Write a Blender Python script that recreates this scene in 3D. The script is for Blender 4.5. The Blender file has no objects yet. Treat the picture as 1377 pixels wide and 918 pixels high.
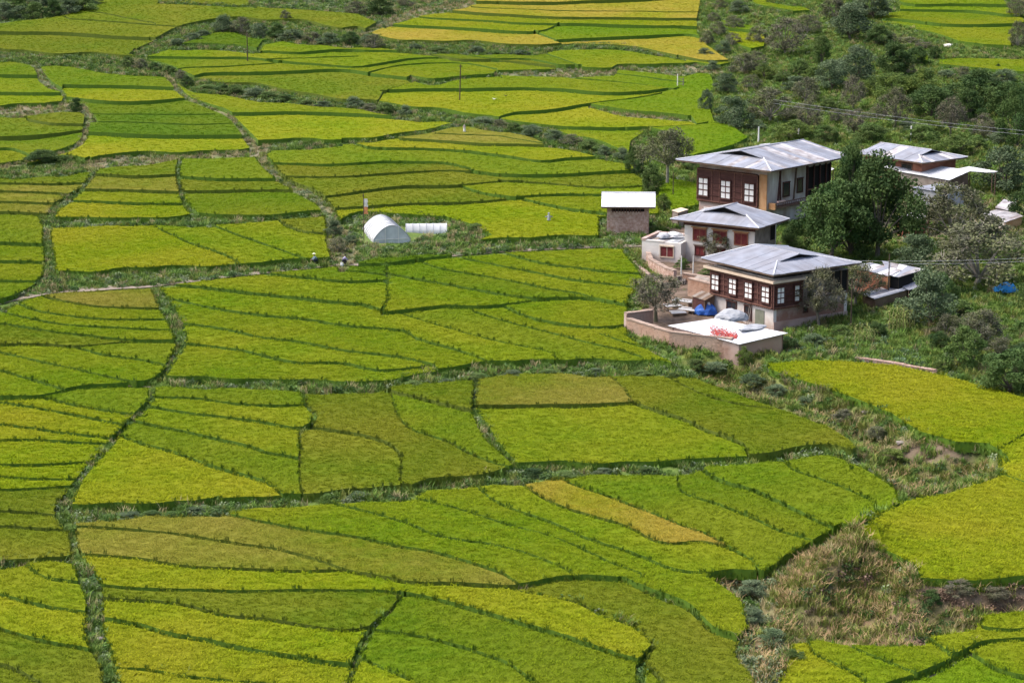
import bpy, bmesh, math, random
import numpy as np
from mathutils import Vector, Matrix
from mathutils.geometry import delaunay_2d_cdt
random.seed(7)
rng = np.random.default_rng(7)
S = bpy.context.scene
C = S.collection
R = math.radians

# ------------------------------------------------------------------ camera, sky, sun, exposure
CAM_Z, PITCH, LENS = 57.0, R(12.5), 85.0
FPX = 1377 * LENS / 36.0
cam = bpy.data.objects.new('camera', bpy.data.cameras.new('camera'))
C.objects.link(cam)
cam.location = (0, 0, CAM_Z)
cam.rotation_euler = (R(90) - PITCH, 0, 0)
cam.data.lens = LENS
cam.data.sensor_width = 36
cam.data.clip_end = 6000
cam.data.clip_start = 1.0
S.camera = cam
SUN_EL, SUN_AZ = 58.0, -88.0        # azimuth from +Y (away from the camera), negative = to the left
W = bpy.data.worlds.new('World'); S.world = W; W.use_nodes = True
nt = W.node_tree
bg = nt.nodes['Background']
sky = nt.nodes.new('ShaderNodeTexSky'); sky.sky_type = 'NISHITA'; sky.sun_disc = False
sky.sun_elevation = R(SUN_EL); sky.sun_rotation = R(SUN_AZ)
sky.air_density = 1.0; sky.dust_density = 6.0; sky.ozone_density = 1.0
nt.links.new(sky.outputs[0], bg.inputs[0]); bg.inputs[1].default_value = 0.15
sun = bpy.data.objects.new('sun', bpy.data.lights.new('sun', 'SUN'))
C.objects.link(sun)
sun.data.energy = 1.35; sun.data.angle = R(30); sun.data.color = (1.0, 0.95, 0.87)
sd_ = Vector((math.sin(R(SUN_AZ)) * math.cos(R(SUN_EL)), math.cos(R(SUN_AZ)) * math.cos(R(SUN_EL)), math.sin(R(SUN_EL))))
sun.rotation_euler = sd_.to_track_quat('Z', 'Y').to_euler()
sun.location = (0, 300, 200)
S.view_settings.view_transform = 'Standard'
S.view_settings.look = 'None'
S.view_settings.exposure = 1.0
S.view_settings.gamma = 1.0

# ------------------------------------------------------------------ helpers: objects and tags
def tag(o, label=None, cat=None, group=None, kind=None):
    if label: o['label'] = label
    if cat: o['category'] = cat
    if group: o['group'] = group
    if kind: o['kind'] = kind
    return o

def link(o, parent=None):
    C.objects.link(o)
    if parent: o.parent = parent
    return o

def empty(name, loc=(0, 0, 0), rz=0.0, label=None, cat=None, group=None):
    o = bpy.data.objects.new(name, None)
    o.empty_display_size = 0.5
    o.location = loc; o.rotation_euler = (0, 0, rz)
    C.objects.link(o)
    return tag(o, label, cat, group)

def mesh_obj(name, verts, faces, mats, parent=None, smooth=False, midx=None):
    me = bpy.data.meshes.new(name)
    me.from_pydata([tuple(v) for v in verts], [], [tuple(f) for f in faces])
    for m in (mats if isinstance(mats, (list, tuple)) else [mats]):
        me.materials.append(m)
    if midx is not None:
        me.polygons.foreach_set('material_index', np.asarray(midx, dtype=np.int32))
    if smooth:
        me.polygons.foreach_set('use_smooth', np.ones(len(me.polygons), dtype=bool))
    me.update()
    return link(bpy.data.objects.new(name, me), parent)

def data_obj(name, me, parent=None, loc=(0, 0, 0), rz=0, sc=(1, 1, 1)):
    o = bpy.data.objects.new(name, me)
    o.location = loc; o.rotation_euler = (0, 0, rz); o.scale = sc
    return link(o, parent)

class MB:
    """collects boxes, bars and tubes, then links them as ONE mesh object"""
    def __init__(s): s.v = []; s.f = []
    def box(s, x0, y0, z0, x1, y1, z1):
        n = len(s.v)
        s.v += [(x0,y0,z0),(x1,y0,z0),(x1,y1,z0),(x0,y1,z0),(x0,y0,z1),(x1,y0,z1),(x1,y1,z1),(x0,y1,z1)]
        s.f += [(n,n+3,n+2,n+1),(n+4,n+5,n+6,n+7),(n,n+1,n+5,n+4),(n+1,n+2,n+6,n+5),(n+2,n+3,n+7,n+6),(n+3,n,n+4,n+7)]
        return s
    def prism(s, bottom, top):
        n = len(s.v); k = len(bottom)
        s.v += [tuple(p) for p in bottom] + [tuple(p) for p in top]
        s.f += [tuple(n + i for i in reversed(range(k))), tuple(n + k + i for i in range(k))]
        s.f += [(n + i, n + (i+1) % k, n + k + (i+1) % k, n + k + i) for i in range(k)]
        return s
    def tube(s, a, b, r0, r1=None, n=6):
        r1 = r0 if r1 is None else r1
        a = Vector(a); b = Vector(b); d = (b - a)
        if d.length < 1e-6: return s
        q = d.to_track_quat('Z', 'Y')
        k = len(s.v)
        for p, r in ((a, r0), (b, r1)):
            for i in range(n):
                t = 2 * math.pi * i / n
                s.v.append(tuple(p + q @ Vector((r * math.cos(t), r * math.sin(t), 0))))
        s.f += [(k + i, k + (i+1) % n, k + n + (i+1) % n, k + n + i) for i in range(n)]
        s.f += [tuple(k + i for i in reversed(range(n))), tuple(k + n + i for i in range(n))]
        return s
    def quad(s, a, b, c, d):
        n = len(s.v); s.v += [tuple(a), tuple(b), tuple(c), tuple(d)]; s.f.append((n, n+1, n+2, n+3)); return s
    def build(s, name, m, parent=None, smooth=False):
        return mesh_obj(name, s.v, s.f, m, parent, smooth)

# ------------------------------------------------------------------ helpers: materials
MATS = {}
def mat(name, c1, c2=None, rough=0.8, scale=3.0, detail=4.0, c3=None, scale3=0.3, rnd=0.0, bump=0.0, bscale=None, metal=0.0, spec=0.3, trans=0.0, stretch=None, lo=0.35, hi=0.65):
    if name in MATS: return MATS[name]
    m = bpy.data.materials.new(name); m.use_nodes = True
    t = m.node_tree; N = t.nodes; L = t.links
    b = N['Principled BSDF']
    b.inputs['Roughness'].default_value = rough
    b.inputs['Metallic'].default_value = metal
    b.inputs['Specular IOR Level'].default_value = spec
    geo = N.new('ShaderNodeNewGeometry')
    vec = geo.outputs['Position']
    if stretch:
        mp = N.new('ShaderNodeMapping'); mp.inputs['Scale'].default_value = stretch
        tc = N.new('ShaderNodeTexCoord'); L.new(tc.outputs['Object'], mp.inputs[0]); vec = mp.outputs[0]
    def noise(sc, de):
        n = N.new('ShaderNodeTexNoise'); n.inputs['Scale'].default_value = sc; n.inputs['Detail'].default_value = de
        L.new(vec, n.inputs['Vector'])
        r = N.new('ShaderNodeMapRange'); r.inputs[1].default_value = lo; r.inputs[2].default_value = hi
        L.new(n.outputs[0], r.inputs[0]); return r.outputs[0]
    def mix(f, a, bb):
        x = N.new('ShaderNodeMix'); x.data_type = 'RGBA'
        if hasattr(f, 'links'): L.new(f, x.inputs[0])
        else: x.inputs[0].default_value = f
        for inp, v in ((x.inputs[6], a), (x.inputs[7], bb)):
            if hasattr(v, 'links'): L.new(v, inp)
            else: inp.default_value = (*v, 1)
        return x.outputs[2]
    col = c1
    if c2 is not None: col = mix(noise(scale, detail), c1, c2)
    if c3 is not None: col = mix(noise(scale3, 3.0), col, c3)
    if rnd:
        oi = N.new('ShaderNodeObjectInfo')
        mr = N.new('ShaderNodeMapRange'); mr.inputs[3].default_value = 1 - rnd; mr.inputs[4].default_value = 1 + rnd
        L.new(oi.outputs['Random'], mr.inputs[0])
        hs = N.new('ShaderNodeHueSaturation'); L.new(mr.outputs[0], hs.inputs['Value'])
        if hasattr(col, 'links'): L.new(col, hs.inputs['Color'])
        else: hs.inputs['Color'].default_value = (*col, 1)
        col = hs.outputs[0]
    if hasattr(col, 'links'): L.new(col, b.inputs['Base Color'])
    else: b.inputs['Base Color'].default_value = (*col, 1)
    if bump:
        n = N.new('ShaderNodeTexNoise'); n.inputs['Scale'].default_value = bscale or scale * 2; n.inputs['Detail'].default_value = 5
        L.new(vec, n.inputs['Vector'])
        bp = N.new('ShaderNodeBump'); bp.inputs['Strength'].default_value = 1.0; bp.inputs['Distance'].default_value = bump
        L.new(n.outputs[0], bp.inputs['Height']); L.new(bp.outputs[0], b.inputs['Normal'])
    if trans:
        out = N['Material Output']
        tr = N.new('ShaderNodeBsdfTranslucent'); ms = N.new('ShaderNodeMixShader'); ms.inputs[0].default_value = trans
        if hasattr(col, 'links'): L.new(col, tr.inputs[0])
        else: tr.inputs[0].default_value = (*col, 1)
        L.new(b.outputs[0], ms.inputs[1]); L.new(tr.outputs[0], ms.inputs[2]); L.new(ms.outputs[0], out.inputs[0])
    MATS[name] = m
    return m

def stain(m, col, z0, z1, sc=1.2, amt=.9):
    """splash dirt that climbs a wall from its foot: fades with the height above the thing's base, edge broken by noise"""
    t = m.node_tree; N = t.nodes; L = t.links; b = N['Principled BSDF']; old = b.inputs['Base Color'].links[0].from_socket
    tc = N.new('ShaderNodeTexCoord'); sx = N.new('ShaderNodeSeparateXYZ'); L.new(tc.outputs['Object'], sx.inputs[0])
    n = N.new('ShaderNodeTexNoise'); n.inputs['Scale'].default_value = sc; n.inputs['Detail'].default_value = 6; L.new(tc.outputs['Object'], n.inputs['Vector'])
    ma = N.new('ShaderNodeMath'); ma.operation = 'MULTIPLY_ADD'; ma.inputs[1].default_value = -(z1 - z0) * 1.6; L.new(n.outputs[0], ma.inputs[0]); L.new(sx.outputs[2], ma.inputs[2])
    mr = N.new('ShaderNodeMapRange'); mr.inputs[1].default_value = z0 - (z1 - z0) * .8; mr.inputs[2].default_value = z1 - (z1 - z0) * .8; mr.inputs[3].default_value = amt; mr.inputs[4].default_value = 0
    L.new(ma.outputs[0], mr.inputs[0])
    mx = N.new('ShaderNodeMix'); mx.data_type = 'RGBA'; L.new(mr.outputs[0], mx.inputs[0]); L.new(old, mx.inputs[6]); mx.inputs[7].default_value = (*col, 1)
    L.new(mx.outputs[2], b.inputs['Base Color'])

# ------------------------------------------------------------------ terrain and the camera's rays
def B0(x, y):
    x = np.asarray(x, float); y = np.asarray(y, float)
    d = y - 270.0
    q = np.where(d > 0, 1e-4 * np.minimum(d, 330) ** 2 + 0.066 * np.maximum(d - 330, 0), 0)
    return 0.035 * d + q + 0.012 * np.clip(x, -300, 300)

PLATEAUS = []      # (polygon on the ground, dz, falloff, inside?)
def seg_dist(px, py, poly, closed=True):
    n = len(poly); best = np.full(px.shape, 1e9)
    rngk = range(n if closed else n - 1)
    for i in rngk:
        ax, ay = poly[i]; bx, by = poly[(i + 1) % n]
        dx, dy = bx - ax, by - ay; L2 = dx*dx + dy*dy + 1e-12
        t = np.clip(((px - ax) * dx + (py - ay) * dy) / L2, 0, 1)
        best = np.minimum(best, (px - ax - t*dx) ** 2 + (py - ay - t*dy) ** 2)
    return np.sqrt(best)
def in_poly(px, py, poly):
    c = np.zeros(px.shape, bool); n = len(poly)
    for i in range(n):
        ax, ay = poly[i]; bx, by = poly[(i + 1) % n]
        if ay == by: continue
        m = ((ay > py) != (by > py)) & (px < (bx - ax) * (py - ay) / (by - ay) + ax)
        c ^= m
    return c
def Bz(x, y):
    x = np.asarray(x, float); y = np.asarray(y, float)
    z = B0(x, y)
    for poly, dz, f, inside in PLATEAUS:
        P = np.array(poly)
        m = (x > P[:,0].min() - f) & (x < P[:,0].max() + f) & (y > P[:,1].min() - f) & (y < P[:,1].max() + f)
        if not m.any(): continue
        xx, yy = x[m], y[m]
        d = seg_dist(xx, yy, poly); ins = in_poly(xx, yy, poly)
        t = np.where(ins, np.minimum(d / f, 1), 0) if inside else np.where(ins, 1, np.maximum(1 - d / f, 0))
        t = t * t * (3 - 2 * t)
        z[m] += dz * t
    return z
cp, sp = math.cos(PITCH), math.sin(PITCH)
def rays(P):
    P = np.asarray(P, float)
    u = (P[:, 0] - 688.5) / FPX; v = (459.0 - P[:, 1]) / FPX
    return np.stack([u, cp + v * sp, -sp + v * cp], 1)     # forward + right*u + up*v
def unproject(P, base=None, extra=0.0):
    """pixels -> points on the terrain (first crossing along each ray)"""
    f = base or Bz
    D = rays(P); D = D / D[:, 1:2]                      # parametrised by y
    lo = np.full(len(D), 100.0); found = np.zeros(len(D), bool); res = np.full(len(D), 900.0)
    ys = np.concatenate([np.arange(110, 620, 2.0), np.arange(620, 2000, 20.0)])
    prev = np.full(len(D), ys[0])
    for yv in ys:
        act = ~found
        if not act.any(): break
        x = D[act, 0] * yv; z = CAM_Z + D[act, 2] * yv
        hit = z <= f(x, np.full(x.shape, yv)) + extra
        idx = np.where(act)[0][hit]
        found[idx] = True; res[idx] = yv
    a = res - 20.0 * (res > 620) - 2.0; b = res.copy()
    for _ in range(14):
        m = (a + b) / 2; x = D[:, 0] * m; z = CAM_Z + D[:, 2] * m
        h = z <= f(x, m) + extra
        b = np.where(h, m, b); a = np.where(h, a, m)
    return np.stack([D[:, 0] * b, b, f(D[:, 0] * b, b)], 1)
def at(px, py):
    p = unproject([(px, py)])[0]
    return Vector(p)
def project(X):
    X = np.asarray(X, float)
    dy = X[:, 1]; dz = X[:, 2] - CAM_Z
    fwd = dy * cp - dz * sp; up = dy * sp + dz * cp
    return np.stack([688.5 + FPX * X[:, 0] / fwd, 459.0 - FPX * up / fwd], 1)
def scale_at(y):       # pixels of the photograph per metre at distance y
    return FPX / (y * cp + CAM_Z * sp)

# ------------------------------------------------------------------ field plan (traced on the photograph, laid on the terrain)
TILE = {'A': (0,0), 'B': (460,0), 'C': (917,0), 'D': (0,306), 'E': (460,306), 'F': (917,306), 'G': (0,612), 'H': (460,612), 'I': (917,612),
        'T': (930,0), 'U': (1147,0), 'P': (0,0)}
TS = {'T': 5.987, 'U': 5.987, 'P': 1.0}
def parse(s):
    """'A 0,10 20,30 B 5,6' -> [(x, y, w)]"""
    out = []; t = 'P'
    for w in s.split():
        if w in TILE: t = w; continue
        v = [float(q) for q in w.split(',')]
        k = TS.get(t, 2.9935)
        out.append((TILE[t][0] + v[0] / k, TILE[t][1] + v[1] / k, (v[2] / k) if len(v) > 2 else 0.0))
    return out
STRIPS = '''
veg A -90,225,50 60,225,48 160,238,55 330,243,50 450,258,65 600,272,60 700,295,60 770,335,70 830,347,55 1000,367,55 1200,397,45 1377,420,45 B 80,425,45 200,445,50 300,462,45 400,462,35 520,485,50 680,510,60 780,530,55 860,560,60 1000,592,55 1100,625,55 1200,650,60
veg A 560,218,35 620,190,50 700,155,60 780,125,70 850,105,70 950,100,60 1040,118,75 1170,125,70 1290,140,75 1377,155,80 B 60,150,85 130,165,70 230,185,50 330,192,45 500,192,42 650,198,45 780,203,40 860,190,25 1000,184,18 1150,192,16 1280,218,16 1377,240,16
veg A 700,190,20 820,187,18 950,195,20 1040,205,18 1060,170,18 1110,160,20
veg A 640,5,10 800,15,10 960,25,14 1020,25,30
dry B 95,130,26 150,100,30 230,70,30 320,45,25 430,30,25 520,10,20 560,-60,20
dry A 150,265,30 160,290,30 170,310,40 200,345,35 245,365,25 262,385,20 255,410,30
dry A -90,450,35 60,445,40 180,435,40 260,425,45 330,430,45 350,450,30
dry A 350,440,20 350,500,40 340,550,35 300,590,25 210,625,20 60,660,20 -90,680,20
path A -90,560,12 60,558,10 180,548,8 330,525,6
veg A -90,700,45 60,695,60 170,680,70 280,665,60 370,665,30
dry A 370,660,35 480,645,45 600,635,45 730,625,30 860,618,30 1000,612,30 1050,600,30
veg A 385,680,20 340,750,18 290,790,30 230,830,35 200,880,40 190,915,45 D 190,60,60 200,120,55 195,200,60 160,240,60 60,290,30
dry A 690,320,25 740,380,30 830,420,20 920,460,20 980,530,30 1020,580,35 1060,640,35 1120,710,35 1200,760,40 1280,800,50 1330,860,70 P 450,312,28 458,330,32 463,348,26
veg A 1040,590,30 1180,580,35 1300,580,30 1377,575,25 B 0,568,18 120,565,12 200,550,12 340,530,14 440,500,20 530,490,26
veg A 725,630,16 715,700,16 725,760,18 745,820,20 790,870,25 830,890,30
veg A 190,895,35 400,892,30 640,890,25 830,885,40 1000,880,25 1160,870,20 1330,855,20
dry B 620,290,16 760,292,20 900,290,30 1090,288,30 1110,270,16 1200,272,25 1377,280,35 C 60,270,30 120,280,30
veg B 290,320,18 370,335,25 480,312,10 630,300,8
dry B 1000,425,14 1140,455,18 1250,465,18 1390,480,18
veg D 240,215,66 400,205,66 600,195,56 800,180,46 1000,160,30 1200,145,24 1377,132,24 E 60,125,50 150,100,60 300,88,48 500,75,40 700,62,36 900,55,36 1100,60,36 1230,66,30
path D -90,318,20 100,280,18 250,257,16 500,240,14 650,230,14 900,200,9 1100,178,8 1300,158,8 E 10,150,9 170,148,9 400,118,9 660,96,9 950,80,9 1200,72,14
veg D 625,240,30 660,300,50 700,370,55 725,430,55 730,470,40 700,520,30 660,590,40 610,640,50 610,690,35 560,745,25 500,800,22 440,870,22 390,925,22 G 330,80,30 290,150,50 250,220,70 290,290,50 300,370,60 340,470,70 380,560,75 380,650,70 380,720,70 420,800,80 440,880,80 480,1000,80
veg D 650,620,30 800,625,45 1000,628,40 1200,635,40 1377,640,40 E 150,635,40 300,605,40 450,590,45 600,570,50 750,560,50 900,560,55 1100,565,50 1250,565,50 1377,575,60
path D -90,690,18 60,685,16 160,680,14 300,650,12 450,635,12 580,630,20
veg E 180,150,9 180,220,9 185,290,12 160,335,16
veg D 1220,650,12 1230,710,14 1270,750,20 1255,790,18 1205,820,14 1210,880,16 1205,930,14 G 1205,60,12 1210,130,12 1220,180,12
veg G -90,440,35 50,435,35 110,425,20 200,415,20 290,415,40
veg G 270,240,60 420,232,60 600,222,60 750,215,60 880,205,70 905,205,50 1000,190,40 1200,180,45 1290,175,45 1377,165,40 H 150,155,45 290,145,45 340,115,40 500,105,40 620,90,40 720,75,60 850,60,60 1000,55,40 1200,50,45 1377,45,40 I 100,30,35 250,20,35 400,5,40 560,-20,34 680,0,30
veg E 540,640,20 530,720,25 560,780,35 590,840,40 640,900,35 700,960,25
veg G 480,850,12 620,860,12 750,885,12 900,900,12 1100,915,12
veg H 250,550,10 190,620,14 120,690,20 80,760,30 50,830,25 20,940,25
veg H 680,530,10 800,555,12 950,590,14 1050,640,16 1150,670,18 1220,720,20 1250,770,22 1205,830,40 1200,930,50
veg H 1130,495,10 1250,550,14 1377,600,14 I 60,640,14 120,700,14 210,730,20
veg I 870,160,16 885,182,16 850,205,14 790,230,16 730,262,26
dry I 850,920,25 1000,870,25 1150,790,25 1240,750,20 1480,735,10
dry I 748,248,12 650,292,28 560,345,34 480,385,34 410,435,38 360,520,44 350,600,36 380,650,20
veg F 330,560,14 420,600,16 560,650,20 700,705,22 840,770,22 950,845,22 1100,885,22 1230,890,20 1300,930,20
'''
LINES = '''
A -90,133 200,136 420,148 620,160 660,165
A 280,82 520,98 740,112 800,100
A 340,50 440,62 500,75 620,98
A 1060,210 1200,215 1377,200 B 100,205
A 1075,243 1160,240 1377,228 B 60,225
A 565,235 620,230 800,235 1000,235 1120,250 1250,262 1377,272 B 80,272 200,250 300,235 400,230
A 690,288 760,275 900,272 1060,260 1130,250
A 765,322 820,302 1000,298 1200,290 1377,285 B 120,300 290,320
B -20,205 200,205 390,225 470,240 640,245 860,270
B 110,297 250,258 470,250 620,278 640,305
B 470,212 600,238 760,240 870,265 960,265
B 820,210 960,270
A -90,308 160,308
A -90,378 240,380
A 280,348 480,352 700,358
A 270,395 420,413 600,411 750,398
A 355,455 600,458 860,455
A 365,492 600,500 780,505 930,500
A 350,540 560,548 760,553 985,550
A 110,480 200,500 330,505
A -90,600 60,602 130,640
A 930,460 1100,458 1377,460 B 290,482
A 385,705 550,712 720,705
A 335,765 500,770 725,775
A 285,808 500,820 750,822
A 735,715 900,725 1120,725
A 745,775 1000,768 1190,770
A -90,738 200,742 345,735
A -90,768 140,775 300,785
A -90,812 240,820
A -90,855 205,860
A 1080,662 1377,665 B 200,652 400,655 510,680
A 1150,715 1377,716 B 200,700 380,685 520,690
A 1300,800 1377,788 B 250,755 430,750 500,745 650,730 720,728
B 480,750 580,780 700,800 740,795 900,785 1060,785 1210,778
A 1340,845 B 250,825 480,815 700,800
B 730,800 850,830 960,850 1060,862 1110,880
B 640,725 850,740 950,750 1100,755 1230,745
B 505,690 650,708 800,710 1000,700 1200,688
B 240,560 400,570 560,582 760,588 880,590
B 50,575 100,592 300,598 480,608 640,628 800,655 900,642 1050,632
B 380,535 520,540 620,545 690,560 860,590
B 560,12 800,15 1000,10 1377,-8 C 60,-10
B 525,25 700,38 900,46 1100,48 1377,50 C 80,50
B 440,45 600,60 800,72 1000,76 1377,80 C 80,80
B 300,65 500,80 700,95 850,100 1000,103 1377,112 C 80,115
B 200,100 400,112 600,125 790,132 870,98
B 780,128 870,172
B 860,168 1050,158 1200,150 1377,140 C 90,155
B 148,408 165,375 230,350 310,322
B 160,368 480,362 720,358 900,365 1080,378 1230,372 1340,350
B 900,305 1100,325 1340,352
B 1100,290 1377,325
B 620,485 690,460 820,450 1040,412 1150,395 1280,370
B 780,505 1000,520 1377,510 C 100,500
C -10,230 100,250 200,248
D -90,65 170,70
D -90,138 170,138
D -90,215 170,218
D 640,0 760,60 900,110 960,145
D 870,-10 1000,45 1100,85 1220,128
D 1150,-10 1230,20 1330,28
D 190,280 330,312 480,325 660,325
D 50,290 150,335 300,360 450,370 690,370
D -90,310 0,335 120,365 300,395 500,405 710,410
D -90,385 100,400 300,430 500,450 715,455
D -90,472 150,470 300,480 450,462 560,458 720,462
D 290,478 420,510 540,530 690,560
D -90,480 0,500 150,535 300,570 420,600 560,625
D -90,550 0,575 110,610 260,655
D 650,230 800,238 1000,262 1200,285 1377,303 E 100,315 160,335
D 700,285 850,320 1050,350 1250,372 1377,392 E 150,405 260,420 300,450 430,485 500,510 590,545
D 740,385 900,405 1050,440 1250,470 1377,495 E 150,515 260,530 370,555
D 740,465 880,480 1000,500 1100,525 1220,548 1377,548 E 150,575 330,562
D 1000,175 1200,200 1377,218 E 180,210
E -10,175 80,178 180,190
E 175,180 300,205 450,235 600,265 750,285 830,290
E 300,125 420,165 600,200 800,240 960,270 1000,285
E 440,105 600,145 800,185 950,215 1140,240 1180,245
E 640,95 800,145 950,165 1080,180 1220,190
E 170,345 260,335 400,320 560,320 700,305 800,290 980,285 1080,300 1170,320
E 240,340 400,395 550,440 700,475 850,515 860,550
E 530,330 700,385 850,425 1000,465 1100,490 1210,530 1220,560
E 650,315 750,360 900,390 1050,405 1150,395
E 1040,430 1200,480 1330,520 1340,560
D 630,680 800,690 950,710 1100,718 1230,712
D 590,715 750,745 900,765 1060,785 1180,805 1260,800
D 540,775 700,810 850,845 1000,880 1080,910 1210,935
D 500,835 600,872 670,890 G 740,0 850,45 1000,85 1080,115 1150,180
D 1260,800 1377,820 E 120,845 200,875 240,930 H 235,60 240,150
D 170,680 300,715 450,745 580,755
D -90,700 100,715 250,745 480,790
D -90,790 100,805 250,825 440,850
D -90,855 150,855 440,868
G -90,40 100,40 360,25
G -90,85 100,92 310,95
G -90,140 100,132 290,125
G -90,225 100,232 250,245
G -90,285 100,290 280,300
G 110,440 180,490 310,510
G -90,545 0,560 150,600 380,640
G -90,690 0,700 150,740 390,790
G -90,830 50,850 200,940
E 180,650 230,665 400,710 550,742
E 195,650 225,750 290,815 420,860 H 500,-10 620,40 700,60
E 555,720 800,718 1000,712 1180,705
E 1060,575 1130,640 1170,700 1300,745 1377,770 F 100,820 250,880 270,930
E 1320,600 F 60,655 200,702 360,725
I 390,0 450,60 560,100 680,150 770,200 800,240
I 60,30 150,100 300,150 450,220 560,280 640,310
I -20,30 0,140 150,200 300,260 400,310 540,355
H 865,75 950,120 1100,170 1200,210 1377,290 I 100,320 200,380 280,430 310,480
H 715,100 850,190 1000,240 1150,290 1250,345 1320,360 1377,355 I 80,350 200,380
H 545,110 600,165 700,215 850,270 1000,340 1150,390 1300,450 1377,470 I 120,478
H 290,160 450,205 600,250 800,310 950,370 1080,430 1200,478 1210,495
H -20,190 150,235 280,280 400,325 600,360 750,400 880,450 950,495
G 900,230 1100,275 1377,320 H 200,360 350,385 500,430 650,480 690,505
G 290,285 440,290 700,315 900,345 1100,375 1250,410 1377,455 H 100,480 200,500 290,515 440,515 680,525 900,492 1140,495
G 330,395 550,415 750,445 1000,460 1200,465 1377,462
G 360,525 600,540 800,545 1100,545 1377,540 H 150,545 250,555
G 380,575 700,595 900,640 1100,665 1377,705 H 120,690
G 380,650 550,675 700,720 900,755 1100,795 1300,830 1377,835 H 60,840
H 240,548 400,580 550,620 700,670 900,730 1050,780 1180,825
H 110,690 300,720 450,755 560,790 680,840 780,930 800,1000
H 60,800 150,840 250,890 330,930 360,1000
H 1225,830 1300,930 1330,1000
I 680,765 750,800 850,840 960,885
I 510,750 530,790 700,880 770,940
I 1190,640 1210,690 1340,705 1500,700
I 1170,800 1300,870 1500,910
I 1000,740 1080,800 1130,800
F 1500,800 1377,840 1290,890
I 1280,60 1330,75 1377,92 1500,118
'''
REGIONS = {
 'shrub': ['A -480,-190 340,-190 335,25 280,62 200,78 100,88 0,100 -90,110 -480,120',
           'A 1000,-190 1000,20 1080,35 1200,42 1377,55 B 60,62 140,95 170,110 230,90 320,60 430,42 540,15 560,-190',
           'P 455,298 470,288 485,284 600,291 640,304 662,318 640,326 560,330 480,340 455,338',
           'P 804,290 893,288 893,320 862,324 804,326'],
 'wood': ['P 952,-65 937,25 937,45 950,60 968,75 982,84 955,92 957,103 960,112 952,128 955,150 960,165 985,172 1005,187 975,197 925,205 905,180 870,172 848,190 843,215 865,240 862,262 885,262 885,300 862,316 842,326 836,336 848,352 866,378 843,400 841,450 880,478 905,490 930,497 980,505 1030,515 1034,486 1100,481 1200,488 1270,502 1377,533 1530,575 1530,-65'],
 'ravine': ['F -60,560 0,590 60,600 150,640 260,680 360,715 480,760 580,800 660,850 700,890 I 640,10 740,60 830,120 880,165 890,185 930,172 1060,150 1150,120 1240,90 1290,70 1280,20 F 1290,905 1230,875 1100,870 960,830 840,750 700,690 520,630 380,590 330,545 345,520 200,500 0,520'],
 'mound': ['I 100,475 200,462 330,470 400,430 480,370 560,340 650,290 745,245 720,320 780,370 860,410 940,450 960,505 1150,515 1377,495 1840,470 1840,600 1377,620 1200,640 1190,700 1000,735 980,760 800,765 640,760 560,740 450,750 430,830 400,900 390,1260 280,1260 290,900 210,800 220,740 260,700 240,600 200,560 100,490'],
}
PATCHES = [   # fields that lie inside the wooded slope
 'U 350,-380 380,80 240,110 240,165 420,210 560,240 720,290 850,340 1050,365 1270,375 1280,300 1270,240 1330,190 1377,185 1370,150 1240,40 1200,0 1180,-380',
 'U 700,475 850,460 1100,465 1400,470 2280,470 2280,600 1377,585 1200,575 900,540 690,515',
 'U 370,430 600,440 600,500 480,490',
 'T 240,150 400,190 500,210 560,260 590,300 580,380 480,400 400,375 340,330 300,240 240,200',
 'P 886,242 905,238 925,242 940,246 940,276 905,284 886,262',
 'C -30,500 60,525 180,535 262,562 200,590 130,610 60,625 20,640 -10,600',
 'T 340,-380 370,20 600,80 800,100 950,90 900,60 780,50 600,10 500,-380',
]
PATCH_LINES = '''
U 360,20 500,45 900,45 1240,50
U 375,78 600,85 900,90 1100,110 1380,135
U 235,150 420,165 700,205 1000,210 1340,200
T 440,-100 520,30 800,95
T 300,235 430,245 560,262
'''
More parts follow.
